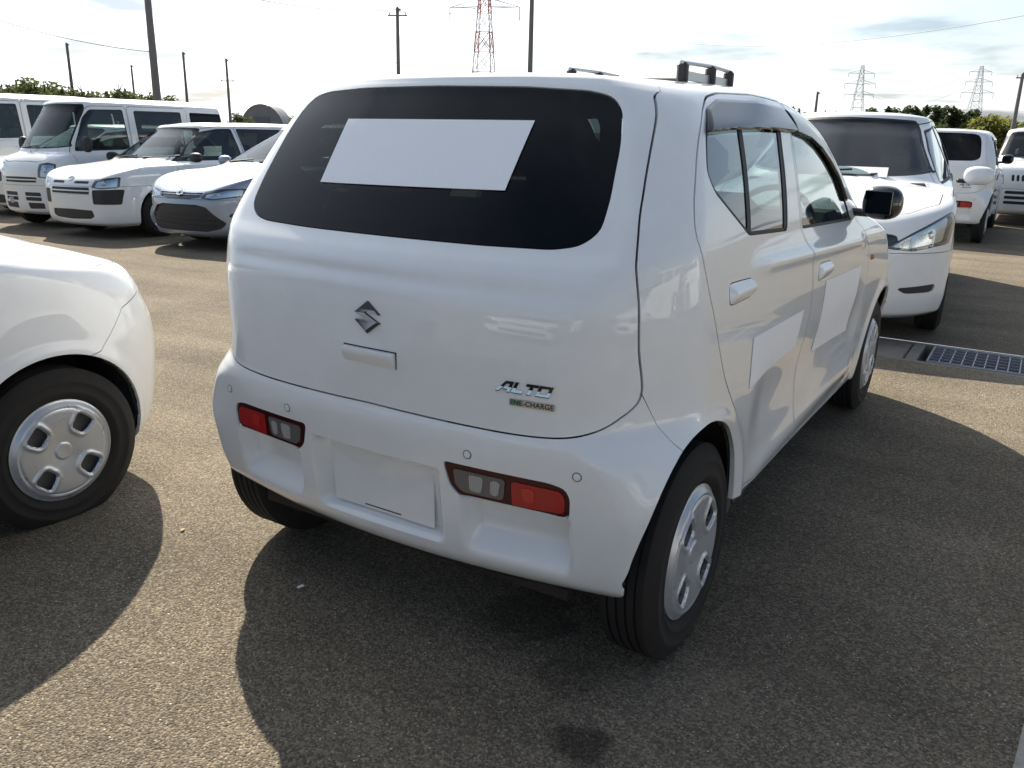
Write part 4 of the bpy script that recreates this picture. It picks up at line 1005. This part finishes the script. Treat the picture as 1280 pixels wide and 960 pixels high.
VAN=dict(c=.20,belt_r=1.10,belt_f=1.08,hood_z=.98,yr=-.42,yf=2.975,w=.7375,H=1.895,cowl=(2.70,1.12),wtop=(2.22,1.80),rbase=(-.42,1.18),rtop=(-.34,1.76),w_roof=.63,
 wb=2.43,ra=.33,Rt=.275,rr=.168,rim=STEEL_RIM,rc=.09,fc=.20,bowf=.08,ws_w=(.60,.53),fdepth=.5,
 side_win=[[(1.55,1.12),(2.44,1.10),(2.40,1.22),(2.22,1.58),(2.10,1.70),(1.58,1.71)],[(.55,1.16),(1.38,1.15),(1.40,1.70),(.55,1.70)],[(-.28,1.17),(.38,1.16),(.38,1.70),(-.26,1.69)]],
 doors=[[(1.50,.32),(2.02,.30),(2.10,.55),(2.40,.75),(2.52,1.08),(2.46,1.22),(2.26,1.62),(2.10,1.75),(1.52,1.76)],[(.42,.48),(.52,.36),(1.485,.32),(1.505,1.76),(.44,1.76)]],
 hood=[(0,2.72),(.52,2.60),(.60,2.70),(.56,2.84),(.40,2.885),(0,2.90)],
 rear_win=[(0,1.20),(.56,1.20),(.54,1.66),(0,1.68)],tail=[[(.44,.42),(.68,.42),(.68,.52),(.44,.52)]],
 front=[('headlight',[(.44,.735),(.62,.725),(.69,.75),(.69,.925),(.60,.945),(.45,.93)],False,None,0),
        ('upper_grille',[(0,.66),(.40,.665),(.42,.735),(0,.74)],True,BLACKP,-.01),
        ('bumper_slot',[(.10,.40),(.46,.40),(.46,.52),(.10,.52)],False,BLACKP,-.012),('bumper_slot',[(.14,.28),(.50,.29),(.50,.37),(.14,.37)],False,BLACKP,-.012)],
 bars=[('grille_bar',0,.70,.82,.020,WHITE),('bumper_bar',.28,.46,.36,.016,WHITE),('bumper_bar',-.28,.46,.36,.016,WHITE),('bumper_bar',.28,.40,.02,.1,WHITE)],mirror=(.84,2.36,1.20),msize=(.085,.06,.115),mmat=BLACKP,fb=.62,seat_b=-.28)
NOTE=dict(c=.16,belt_r=1.04,belt_f=.97,hood_z=.80,yr=-.70,yf=3.40,w=.8475,H=1.52,cowl=(2.56,1.02),wtop=(1.68,1.47),rbase=(-.62,1.05),rtop=(-.35,1.42),w_roof=.61,
 wb=2.60,ra=.345,Rt=.30,rr=.20,rim=COVER_RIM,fc=.36,bowf=.18,ws_w=(.64,.50),q=1.4,
 side_win=[[(1.05,1.0),(2.10,.985),(2.03,1.06),(1.80,1.22),(1.52,1.37),(1.10,1.42)],[(.05,1.05),(.97,1.01),(1.02,1.42),(.25,1.40)]],
 doors=[[(1.0,.30),(2.05,.28),(2.20,.60),(2.22,.93),(2.20,.99),(2.10,1.08),(1.86,1.26),(1.56,1.41),(1.08,1.455),(1.02,1.2)],[(.40,.46),(.58,.31),(.99,.30),(1.005,1.2),(1.06,1.455),(.20,1.43),(.0,1.2),(.02,.9)]],
 hood=[(0,2.72),(.60,2.55),(.74,2.62),(.72,3.00),(.55,3.20),(0,3.32)],
 front=[('headlight',[(.44,.63),(.60,.615),(.81,.655),(.83,.80),(.80,.855),(.60,.735)],False,None,0),
        ('upper_grille',[(0,.50),(.22,.52),(.52,.66),(.50,.71),(.30,.74),(0,.75)],True,GLOSSB,-.012),
        ('lower_grille',[(0,.22),(.40,.23),(.50,.27),(.46,.36),(0,.38)],True,BLACKP,-.015),
        ('fog_cover',[(.54,.375),(.60,.34),(.76,.345),(.77,.395)],False,BLACKP,-.008)],
 bars=[('grille_bar',0,.60,.60,.022,CHROME)],emblem=.645,mirror=(.955,2.20,1.06),fb=.60)
KEI=dict(c=.19,belt_r=1.02,belt_f=.99,hood_z=.93,yr=-.45,yf=2.95,w=.7375,H=1.56,cowl=(2.30,1.03),wtop=(1.60,1.49),rbase=(-.42,1.05),rtop=(-.32,1.46),w_roof=.60,
 wb=2.435,ra=.335,Rt=.285,rr=.178,rim=STEEL_RIM,rc=.10,fc=.16,bowf=.05,ws_w=(.60,.52),fdepth=.5,
 side_win=[[(1.0,1.03),(2.06,1.02),(1.95,1.12),(1.66,1.40),(1.05,1.43)],[(.05,1.05),(.92,1.04),(.97,1.43),(.10,1.42)]],
 doors=[[(.96,.31),(1.95,.29),(2.02,.60),(2.10,1.0),(1.98,1.13),(1.68,1.44),(1.0,1.47)],[(.38,.46),(.55,.32),(.95,.31),(.99,1.47),(.05,1.45),(.0,1.1)]],
 hood=[(0,2.38),(.55,2.30),(.64,2.36),(.62,2.78),(.50,2.86),(0,2.88)],
 front=[('headlight',[(.44,.64),(.64,.64),(.69,.70),(.66,.80),(.46,.80)],False,None,0),
  ('grille_slot',[(.09,.70),(.125,.70),(.135,.80),(.10,.80)],False,BLACKP,-.012),('grille_slot',[(.16,.70),(.195,.70),(.205,.80),(.17,.80)],False,BLACKP,-.012),('grille_slot',[(.23,.70),(.265,.70),(.275,.80),(.24,.80)],False,BLACKP,-.012),('grille_slot',[(.30,.70),(.335,.70),(.345,.80),(.31,.80)],False,BLACKP,-.012),
  ('lower_slot',[(0,.50),(.40,.50),(.40,.545),(0,.545)],True,BLACKP,-.012),('lower_slot',[(0,.42),(.40,.42),(.40,.465),(0,.465)],True,BLACKP,-.012),('lower_slot',[(0,.34),(.40,.34),(.40,.385),(0,.385)],True,BLACKP,-.012)],
 emblem=.75,mirror=(.83,2.02,1.10),msize=(.085,.05,.07),mmat=BLACKP,fb=.58)
def park(root,x,y,rz,label,cat='car',group=None,scale=1.):
    root.location=(x,y,gz(x));root.rotation_euler=(0,math.atan(.0225) if x<-1 else 0,0)
    if abs(rz)>1e-6:
        e=Matrix.Rotation(math.atan2(gz(x+.5)-gz(x-.5),1.)*-1 if x<-1 else 0,4,'Y')@Matrix.Rotation(rz,4,'Z');root.rotation_euler=e.to_euler()
    if scale!=1:root.scale=(scale,)*3
    tag(root,label,cat,group)
# facing the viewer along the far side of the lane (front towards -y)
cor=build_car('station_wagon',COROLLA,SILVER);park(cor,-7.30,4.55+3.52,PI,'silver estate car with a wide black lower grille, parked beside a white wagon')
pro=build_car('station_wagon',PROBOX,WHITE);park(pro,-9.62,4.62+3.35,PI,'white wagon with square black fog lamp covers between a silver car and a van')
van=build_car('van',VAN,WHITE);park(van,-11.55,5.05+2.975,PI,'tall white kei van with black mirrors parked beside a white wagon','van')
nte=build_car('hatchback_car',NOTE,WHITE);park(nte,-.30,7.22,PI+.11,'white hatchback with long slanted headlights facing the hatchback with roof rails')
sd2=copy_tree(nte);park(sd2,-13.75,5.7+3.40,PI,'white hatchback parked on the far side of the tall kei van')
v2=copy_tree(van);park(v2,-16.85,9.4,PI,'big white high roofed van in the row behind the kei van','van',scale=1.09)
kei=build_car('hatchback_car',KEI,WHITE);park(kei,1.16,14.0+2.95,PI,'boxy white car with short vertical grille slots beside a drain grating lane')
a2=copy_tree(alto);park(a2,0.0,11.0,0,'white kei hatchback seen from behind, parked beyond the white hatchback with slanted headlights')
a3=copy_tree(alto);park(a3,-2.07,-2.89,0,'white kei hatchback whose front wheel and wing stand beside the hatchback with roof rails')
# unseen cars added behind and right of the viewer for the paint to reflect
for (src,x_,y_,rz,l_,ct) in ((van,6.6,1.2,PI,'unseen tall white kei van across the aisle, added for paint reflections','van'),(pro,6.9,-2.2,PI/2,'unseen white wagon crosswise in the right aisle, added for paint reflections','car'),(nte,7.0,5.6,PI,'unseen white hatchback across the aisle, added for paint reflections','car'),(pro,-1.2,-9.5,0,'unseen white wagon behind the viewer, added for paint reflections','car'),(van,2.2,-9.8,0,'unseen tall white kei van behind the viewer, added for paint reflections','van')):
    q=copy_tree(src);park(q,x_,y_,rz,l_,ct)
def strip(root,names):
    for c in list(root.children_recursive):
        if c.name.split('.')[0] in names: bpy.data.objects.remove(c)
for r in (a2,a3): strip(r,('roof_rack','rail_foot','rail_bar','rail_panel','cross_bar'))

ps=obj('paper_sheet',thicken(M(np.array([(.05,2.49,1.035),(-.36,2.48,1.035),(-.36,2.39,1.10),(.05,2.40,1.10)]),np.array([(0,1,2,3)])),.001),PAPER,smooth=False)
ps.matrix_world=Matrix.Translation(nte.location)@Matrix.Rotation(PI+.11,4,'Z');tag(ps,'long white paper lying on the dashboard of the facing hatchback','sheet')
# ---------------------------------------------------------------- drain channel with slabs and grating
CONC=pbr('old_concrete',(.17,.155,.135),.92,noise=.45,nscale=7,bump=.6,bscale=120)
GALV=pbr('galvanised_steel',(.26,.28,.32),.5,metal=.6,noise=.25,nscale=30)
DARKC=pbr('damp_concrete',(.07,.065,.06),.95,noise=.3,nscale=6)
x0,x1,y0,y1=DR
ch=empty('drain_channel',(0,0,0));tag(ch,kind='structure')
obj('channel_floor',box(((x0+x1)/2,(y0+y1)/2,-.36),(x1-x0,y1-y0,.06)),DARKC,ch,smooth=False)
obj('channel_wall',box(((x0+x1)/2,y0+.025,-.169),(x1-x0,.05,.334)),CONC,ch,smooth=False)
obj('channel_wall',box(((x0+x1)/2,y1-.025,-.169),(x1-x0,.05,.334)),CONC,ch,smooth=False)
slab=to_mesh('cover_slab',box((0,0,0),(.588,y1-y0-.108,.10),0,.008),CONC,smooth=False)
k=0;xx=x0+.30
while xx<.62:
    obj('cover_slab',slab,None,ch,loc=(xx,(y0+y1)/2,-.052+.003*math.sin(k*5)));xx+=.595;k+=1
sx_end=xx-.295
obj('cover_slab',to_mesh('cover_slab',box((0,0,0),(.82-sx_end-.004,y1-y0-.108,.10),0,.008),CONC,smooth=False),None,ch,loc=((sx_end+.82)/2,(y0+y1)/2,-.05))
bar=to_mesh('bearing_bar',box((0,0,0),(.007,y1-y0-.13,.045)),GALV,smooth=False)
rod=to_mesh('cross_rod',box((0,0,0),(.97,.006,.012)),GALV,smooth=False)
for gi in range(3):
    gx=.87+gi*1.0;gr=empty('drain_grating',(gx,(y0+y1)/2,0))
    tag(gr,('steel drain grating butting against concrete cover slabs','steel drain grating between two other gratings','steel drain grating farthest along from the concrete cover slabs')[gi],'grating','steel gratings over the drain')
    for yy in (-1,1): obj('frame_bar',box((.497,yy*(y1-y0-.118)/2,-.022),(.99,.012,.050)),GALV,gr,smooth=False)
    for yy in (.006,.988): obj('frame_bar',box((yy,0,-.022),(.012,y1-y0-.13,.050)),GALV,gr,smooth=False)
    for b_ in range(15): obj('bearing_bar',bar,None,gr,loc=(.068+b_*.0615,0,-.024))
    for r_ in range(6): obj('cross_rod',rod,None,gr,loc=(.497,-.195+r_*.078,-.0045))
# worn white bay line at the right
LINE=pbr('worn_line_paint',(.30,.28,.25),.9,noise=.5,nscale=40,bump=.5,bscale=160)
A_=on_ground(1262,975);B_=on_ground(1296,840);d_=(B_-A_).normalized();n_=Vector((d_.y,-d_.x,0))
P_=[A_-d_*.6,A_-d_*.6+n_*.10,B_+d_*1.2+n_*.10,B_+d_*1.2]
tag(obj('bay_line',M(np.array([(p.x,p.y,.004) for p in P_]),np.array([(0,1,2,3)])),LINE,smooth=False),kind='structure')
# ---------------------------------------------------------------- poles, pylons, wires
POLE=pbr('pole_concrete',(.20,.19,.19),.85,noise=.2,nscale=4)
CROSS=pbr('crossarm_steel',(.16,.16,.17),.6)
PYR=pbr('pylon_red',(.45,.10,.08),.7);PYW=pbr('pylon_white',(.75,.75,.75),.7);PYG=pbr('pylon_grey',(.55,.58,.62),.7)
def pole(u,vtop,dist,r,label,arms=(),group=None,extra=0.):
    b=at_depth(u,150,dist);t=at_depth(u,vtop,dist);h=t.z+extra
    e=empty('utility_pole',(b.x,b.y,0.));obj('shaft',tube([(0,0,-.6),(0,0,h*.5),(0,0,h)],[r*1.25,r,r*.8],10),POLE,e)
    obj('pole_cap',tube([(0,0,h-.02),(0,0,h+.08)],[r*.85,r*.3],10),CROSS,e)
    for (dz,l) in arms:
        a=obj('crossarm',box((0,0,h-dz),(l,.09,.09),0,.01),CROSS,e);a.rotation_euler=(0,0,.5)
        for k_ in (-.8,0,.8): obj('insulator',tube([(k_*l/2,0,h-dz+.04),(k_*l/2,0,h-dz+.22)],[.05,.035],8),PYW,a)
    if extra==0: obj('lamp_head',box((.12,0,h-.12),(.30,.12,.14),.6,.03),CROSS,e)
    tag(e,label,'pole',group);return Vector((b.x,b.y,h))
p1=pole(199,-40,45,.17,'thick utility pole rising behind the tall kei van, the stoutest in that row',((.4,1.8),),'utility poles along the yard',extra=.0)
p2=pole(95,55,100,.16,'utility pole standing among the trees behind the big high roofed van',(),'utility poles along the yard')
p3=pole(171,82,120,.14,'short thin utility pole beside the lone dark tree behind the tall kei van',(),'utility poles along the yard')
p4=pole(236,66,100,.14,'plain thin utility pole without crossarm just past the stout pole',(),'utility poles along the yard')
p5=pole(288,74,100,.14,'thin utility pole with a low crossarm near the arched hut',((2.2,1.6),),'utility poles along the yard')
p6=pole(499,10,65,.14,'utility pole with wires standing left of the red and white pylon',((.5,1.4),(4.6,1.2)),'utility poles along the yard')
p7=pole(661,-30,52,.15,'utility pole standing right beside the red and white pylon',((.5,1.6),),'utility poles along the yard')
p8=pole(1018,115,100,.15,'short utility pole near the grey pylon with three wide arms',(),'utility poles along the yard')
p9=pole(1268,92,75,.14,'utility pole in front of the yellowish bushes',((.3,.9),),'utility poles along the yard')
def pylon(u,vbase_w,vtop,dist,width_px,mats,label,arms,lw,top_extra=0):
    b=at_depth(u,160,dist);H=at_depth(u,vtop,dist).z+top_extra;wb=width_px*dist/CAM_F/2
    e=empty('pylon',(b.x,b.y,0));e.rotation_euler=(0,0,.35)
    lv=10;zs=[H*(1-(1-i/lv)**1.15) for i in range(lv+1)];ws=[wb*(1-.86*(z/H)**.8) for z in zs]
    for i in range(lv):
        z0_,z1_=zs[i],zs[i+1];a,c=ws[i],ws[i+1];ms=[]
        C0=[(-a,-a,z0_),(a,-a,z0_),(a,a,z0_),(-a,a,z0_)];C1=[(-c,-c,z1_),(c,-c,z1_),(c,c,z1_),(-c,c,z1_)]
        for k_ in range(4):
            j=(k_+1)%4
            ms+=[tube([C0[k_],C1[k_]],lw,4,False),tube([C0[k_],C1[j]],lw*.55,4,False),tube([C0[j],C1[k_]],lw*.55,4,False),tube([C1[k_],C1[j]],lw*.6,4,False)]
        obj('lattice_section',join(*ms),mats[i%len(mats)],e,smooth=False)
    for (z,l) in arms:
        z=H*z;a=float(np.interp(z,zs,ws));ms=[]
        for s_ in (-1,1):
            for q in (-a,a): ms+=[tube([(s_*a,q,z),(s_*l,0,z)],lw*.7,4,False),tube([(s_*a,q,z+l*.22),(s_*l,0,z)],lw*.5,4,False)]
            ms.append(tube([(s_*l,0,z),(s_*l,0,z-l*.35)],lw*.9,4))
        obj('pylon_arm',join(*ms),mats[-1],e,smooth=False)
    tag(e,label,'pylon');return e
pylon(604,95,-70,330,34,[PYR,PYW],'red and white lattice pylon rising behind the hatchback roof',[(.68,13),(.80,11.5),(.92,10)],.24)
pylon(1068,140,82,620,20,[PYG],'grey lattice pylon with three wide arms, rising over the facing white hatchback',[(.62,9),(.76,9.5),(.90,8)],.22)
pylon(1214,135,83,640,20,[PYG],'grey lattice pylon rising over the dark pine trees',[(.66,9.5),(.80,8),(.93,6.5)],.22)
WIRE=pbr('wire_black',(.05,.05,.055),.6)
def wire(a,b,sag,r,label):
    a,b=Vector(a),Vector(b);P=[]
    for i in range(17):
        t=i/16;p=a.lerp(b,t);p.z-=sag*4*t*(1-t);P.append(p)
    tag(obj('power_line',tube(P,r,5),WIRE),label,'wire','overhead wires')
wire(at_depth(-60,5,46),p1+Vector((0,0,-3.6)),.3,.016,'thin overhead wire running off past the stout pole behind the tall kei van')
wire(p1+Vector((.5,0,-.3)),p6+Vector((0,0,-.1)),.6,.018,'long overhead wire strung from the stout pole to the pole left of the pylon')
wire(p6+Vector((0,0,-.2)),p7+Vector((0,0,-.4)),.8,.016,'overhead wire strung between the two poles on either side of the red and white pylon')
wire(p6+Vector((0,0,-4.4)),p5+Vector((0,0,-2.)),1.0,.018,'lower of two slack wires between the pole near the hut and the next')
wire(p6+Vector((0,0,-3.6)),p5+Vector((0,0,-1.6)),.8,.018,'upper of two slack wires between the pole near the hut and the next')
wire(at_depth(860,54,95),at_depth(1310,14,60),.9,.020,'long single wire crossing the sky above the grey pylons')
wire(at_depth(1082,104,620),at_depth(1203,96,640),7.,.07,'upper of the two wires slung between the grey pylons');wire(at_depth(1085,118,620),at_depth(1203,112,640),7.,.07,'lower of the two wires slung between the grey pylons')
# ---------------------------------------------------------------- trees and shrubs
BARK=pbr('bark',(.07,.05,.035),.95,noise=.3,nscale=12)
def leafmat(name,c):
    m=pbr(name,c,.75,noise=.45,nscale=1.2,spec=.2);n=m.node_tree;b=n.nodes['Principled BSDF'];o=n.nodes['Material Output']
    t=n.nodes.new('ShaderNodeBsdfTranslucent');t.inputs[0].default_value=(c[0]*1.6,c[1]*1.7,c[2]*1.2,1);x=n.nodes.new('ShaderNodeMixShader');x.inputs[0].default_value=.4
    n.links.new(b.outputs[0],x.inputs[1]);n.links.new(t.outputs[0],x.inputs[2]);n.links.new(x.outputs[0],o.inputs[0]);return m
PINE=leafmat('pine_green',(.045,.060,.030));BROAD=leafmat('broadleaf_green',(.060,.074,.034));YEL=leafmat('yellow_green',(.15,.15,.05))
def crown_mesh(seed,h,w,n,leaf,kind):
    rnd=np.random.RandomState(seed);V=[];F=[]
    nb=15 if kind=='broad' else 14
    for b_ in range(nb):
        if kind=='pine':
            t=b_/nb;cz=h*(.06+.90*t);rad=w*(1-.62*t)*(.5+.6*rnd.rand());a=rnd.rand()*2*PI;cx,cy=math.cos(a)*rad*.55,math.sin(a)*rad*.55;rr=(rad*.62,rad*.62,h*.085)
        else:
            a=rnd.rand()*2*PI;q=w*.62*math.sqrt(rnd.rand());cx,cy=math.cos(a)*q,math.sin(a)*q;cz=h*(.10+.80*rnd.rand()*(1-.45*q/w));s=w*(.26+.22*rnd.rand());rr=(s,s,s*.8)
        k=n//nb
        d=rnd.normal(size=(k,3));d/=np.linalg.norm(d,axis=1,keepdims=True);d*=(rnd.rand(k,1)**.4);P=np.array([cx,cy,cz])+d*np.array(rr)
        u=rnd.normal(size=(k,3));u/=np.linalg.norm(u,axis=1,keepdims=True);v=np.cross(u,rnd.normal(size=(k,3)));v/=np.linalg.norm(v,axis=1,keepdims=True)
        s=leaf*(.6+.8*rnd.rand(k,1))
        for q in ((-1,0),(0,-.5),(1,0),(0,.5)): V.append(P+u*s*q[0]+v*s*q[1])
    V4=[np.stack(V[i:i+4],1).reshape(-1,3) for i in range(0,len(V),4)];VV=np.vstack(V4);return M(VV,np.arange(len(VV)).reshape(-1,4))
CR={}
for k_,(kd,mt) in enumerate((('pine',PINE),('pine',PINE),('broad',BROAD),('broad',BROAD),('broad',YEL),('broad',YEL))):
    CR[k_]=(to_mesh('crown',crown_mesh(20+k_,5.2 if kd=='pine' else 4.4,1.7 if kd=='pine' else 2.0,1300,.16 if kd=='pine' else .20,kd),mt,smooth=False,angle=0),kd)
def tree(u,dist,h,kind,label,group,wide=1.,name='tree'):
    b=at_depth(u,160,dist);e=empty(name,(b.x,b.y,0.),random.random()*6);H0=5.2 if CR[kind][1]=='pine' else 4.4;s=h/H0
    e.scale=(s*wide,s*wide,s)
    tr=[tube([(0,0,-.4),(.06,.03,H0*.4),(.02,-.05,H0*.9)],[.16,.11,.03],8)]
    for i in range(6):
        a=i*2.4;z=H0*(.34+.09*i);tr.append(tube([(.03,0,z),(math.cos(a)*.5,math.sin(a)*.5,z+.35),(math.cos(a)*1.05,math.sin(a)*1.05,z+.55)],[.05,.035,.012],6))
    key=('tr',kind)
    if key not in CR: CR[key]=to_mesh('trunk',join(*tr),BARK)
    obj('trunk',CR[key],None,e);obj('crown',CR[kind][0],None,e);tag(e,label,'tree' if name!='shrub' else 'shrub',group)
pl='dark pine tree in the row behind the facing white hatchback'
for i,(u,v) in enumerate(((1092,131),(1104,128),(1117,127),(1130,129),(1141,125),(1152,128),(1164,126),(1176,129),(1187,127),(1199,131),(1209,133),(1219,131),(1098,134),(1124,133),(1147,132),(1170,133),(1193,134))):
    D=95+7*(i%4);hh=at_depth(u,v+2+(i*7)%5,D).z;tree(u,D,hh,i%2,pl,'pines at the right of the yard',wide=1.5)
for i,(u,v) in enumerate(((1230,139),(1243,137),(1255,142),(1268,144),(1281,146),(1237,147),(1262,150),(1290,149),(1222,144))):
    D=84+5*(i%3);tree(u,D,at_depth(u,v,D).z,4+i%2,'yellowish green bushy tree beside the dark pines','bushy trees at the right of the yard',wide=1.15)
for i,(u,v) in enumerate(((962,124),(973,127),(985,131),(996,134),(1006,139),(1028,137),(1040,138),(1052,140))):
    D=110+6*(i%3);tree(u,D,at_depth(u,v,D).z,i%2,'small dark tree peeping over the roof of the hatchback with roof rails','small trees in the distance',wide=.9)
for i,(u,v) in enumerate(((3,107),(16,103),(28,100),(40,104),(51,96),(62,101),(73,101),(84,104),(98,106),(10,109),(34,107),(57,107),(80,108),(108,107))):
    D=88+6*(i%4);tree(u,D,at_depth(u,v-9+(i*5)%9,D).z,2+i%2,'leafy tree in the clump behind the big high roofed van','leafy trees at the left of the yard',wide=1.)
for i,(u,v) in enumerate(((120,107),(128,109))): tree(u,104,at_depth(u,v,104).z,2,'thin sparse tree just past the leafy clump','sparse trees at the left',wide=.6)
tree(154,96,at_depth(154,99,96).z,3,'lone dark leafy tree behind the roof of the tall kei van',None,.95)
for i,(u,v) in enumerate(((170,108),(181,107),(192,109),(203,111),(214,113))): tree(u,100,at_depth(u,v,100).z,2+i%2,'low leafy tree showing over the roof of the tall kei van','low trees behind the kei van',wide=.9)
for i,u in enumerate((296,303,372,380,388,396,404)): tree(u,130+4*(i%2),at_depth(u,138+i%3,130).z,2+i%2,'low distant tree beside the arched hut','low trees beside the hut',wide=1.5)
# arched hut
HUTM=pbr('hut_cladding',(.24,.235,.25),.6,metal=.2,noise=.2,nscale=1.)
hb=at_depth(338,150,150);hr=50*150/CAM_F/2;hh=at_depth(338,131,150).z
ht=empty('arched_hut',(hb.x,hb.y,0));ht.rotation_euler=(0,0,math.atan2(AX[2].x,AX[2].y)*-1)
n=28;V=[]
for yy in np.linspace(-5,1,21):
    for i in range(n+1):
        a=PI*i/n;k_=1+.012*((int(round((yy+5)*2)))%2);V.append((-hr*k_*math.cos(a),yy,hh*k_*math.sin(a)))
F=[(j*(n+1)+i,j*(n+1)+i+1,(j+1)*(n+1)+i+1,(j+1)*(n+1)+i) for j in range(20) for i in range(n)]
obj('arched_roof',M(np.array(V),np.array(F)),HUTM,ht)
for yy in (-5,1):
    obj('end_wall',M(np.array([(-hr*.98*math.cos(PI*i/n),yy*.985,hh*.98*math.sin(PI*i/n)) for i in range(n+1)]),fan([tuple(range(n+1))])),HUTM,ht,smooth=False)
obj('hut_door',box((0,-5.0,hh*.28),(hr*.7,.12,hh*.56)),CROSS,ht,smooth=False)
tag(ht,'grey arched metal hut in the distance behind the parked wagon','hut')
# scrap of paper and a few leaves on the asphalt
def scrap(u,v,s,mat,name,label,cat,group=None):
    p=on_ground(u,v);a=random.random()*6;V=[]
    for i in range(4):
        for j in range(4):
            x_,y_=(i/3-.5)*s,(j/3-.5)*s*.6*(1-.5*abs(i/3-.5));V.append((x_,y_,.004+.25*s*(abs(j/3-.5)**1.5)+.05*s*i/3))
    F=[(i*4+j,(i+1)*4+j,(i+1)*4+j+1,i*4+j+1) for i in range(3) for j in range(3)]
    o=obj(name,thicken(M(np.array(V),np.array(F)),.0008),mat,loc=(p.x,p.y,gz(p.x)),rot=(0,0,a));tag(o,label,cat,group)
scrap(376,735,.022,PAPER,'paper_scrap','tiny white scrap of paper lying in the shadow of the hatchback','scrap')
DRY=pbr('dry_leaf',(.30,.22,.10),.8)
for (u,v) in ((1222,409),(1250,423),(1120,414),(228,660)):
    scrap(u,v,.020,DRY,'dry_leaf','small dry leaf lying on the asphalt','leaf','dry leaves on the asphalt')
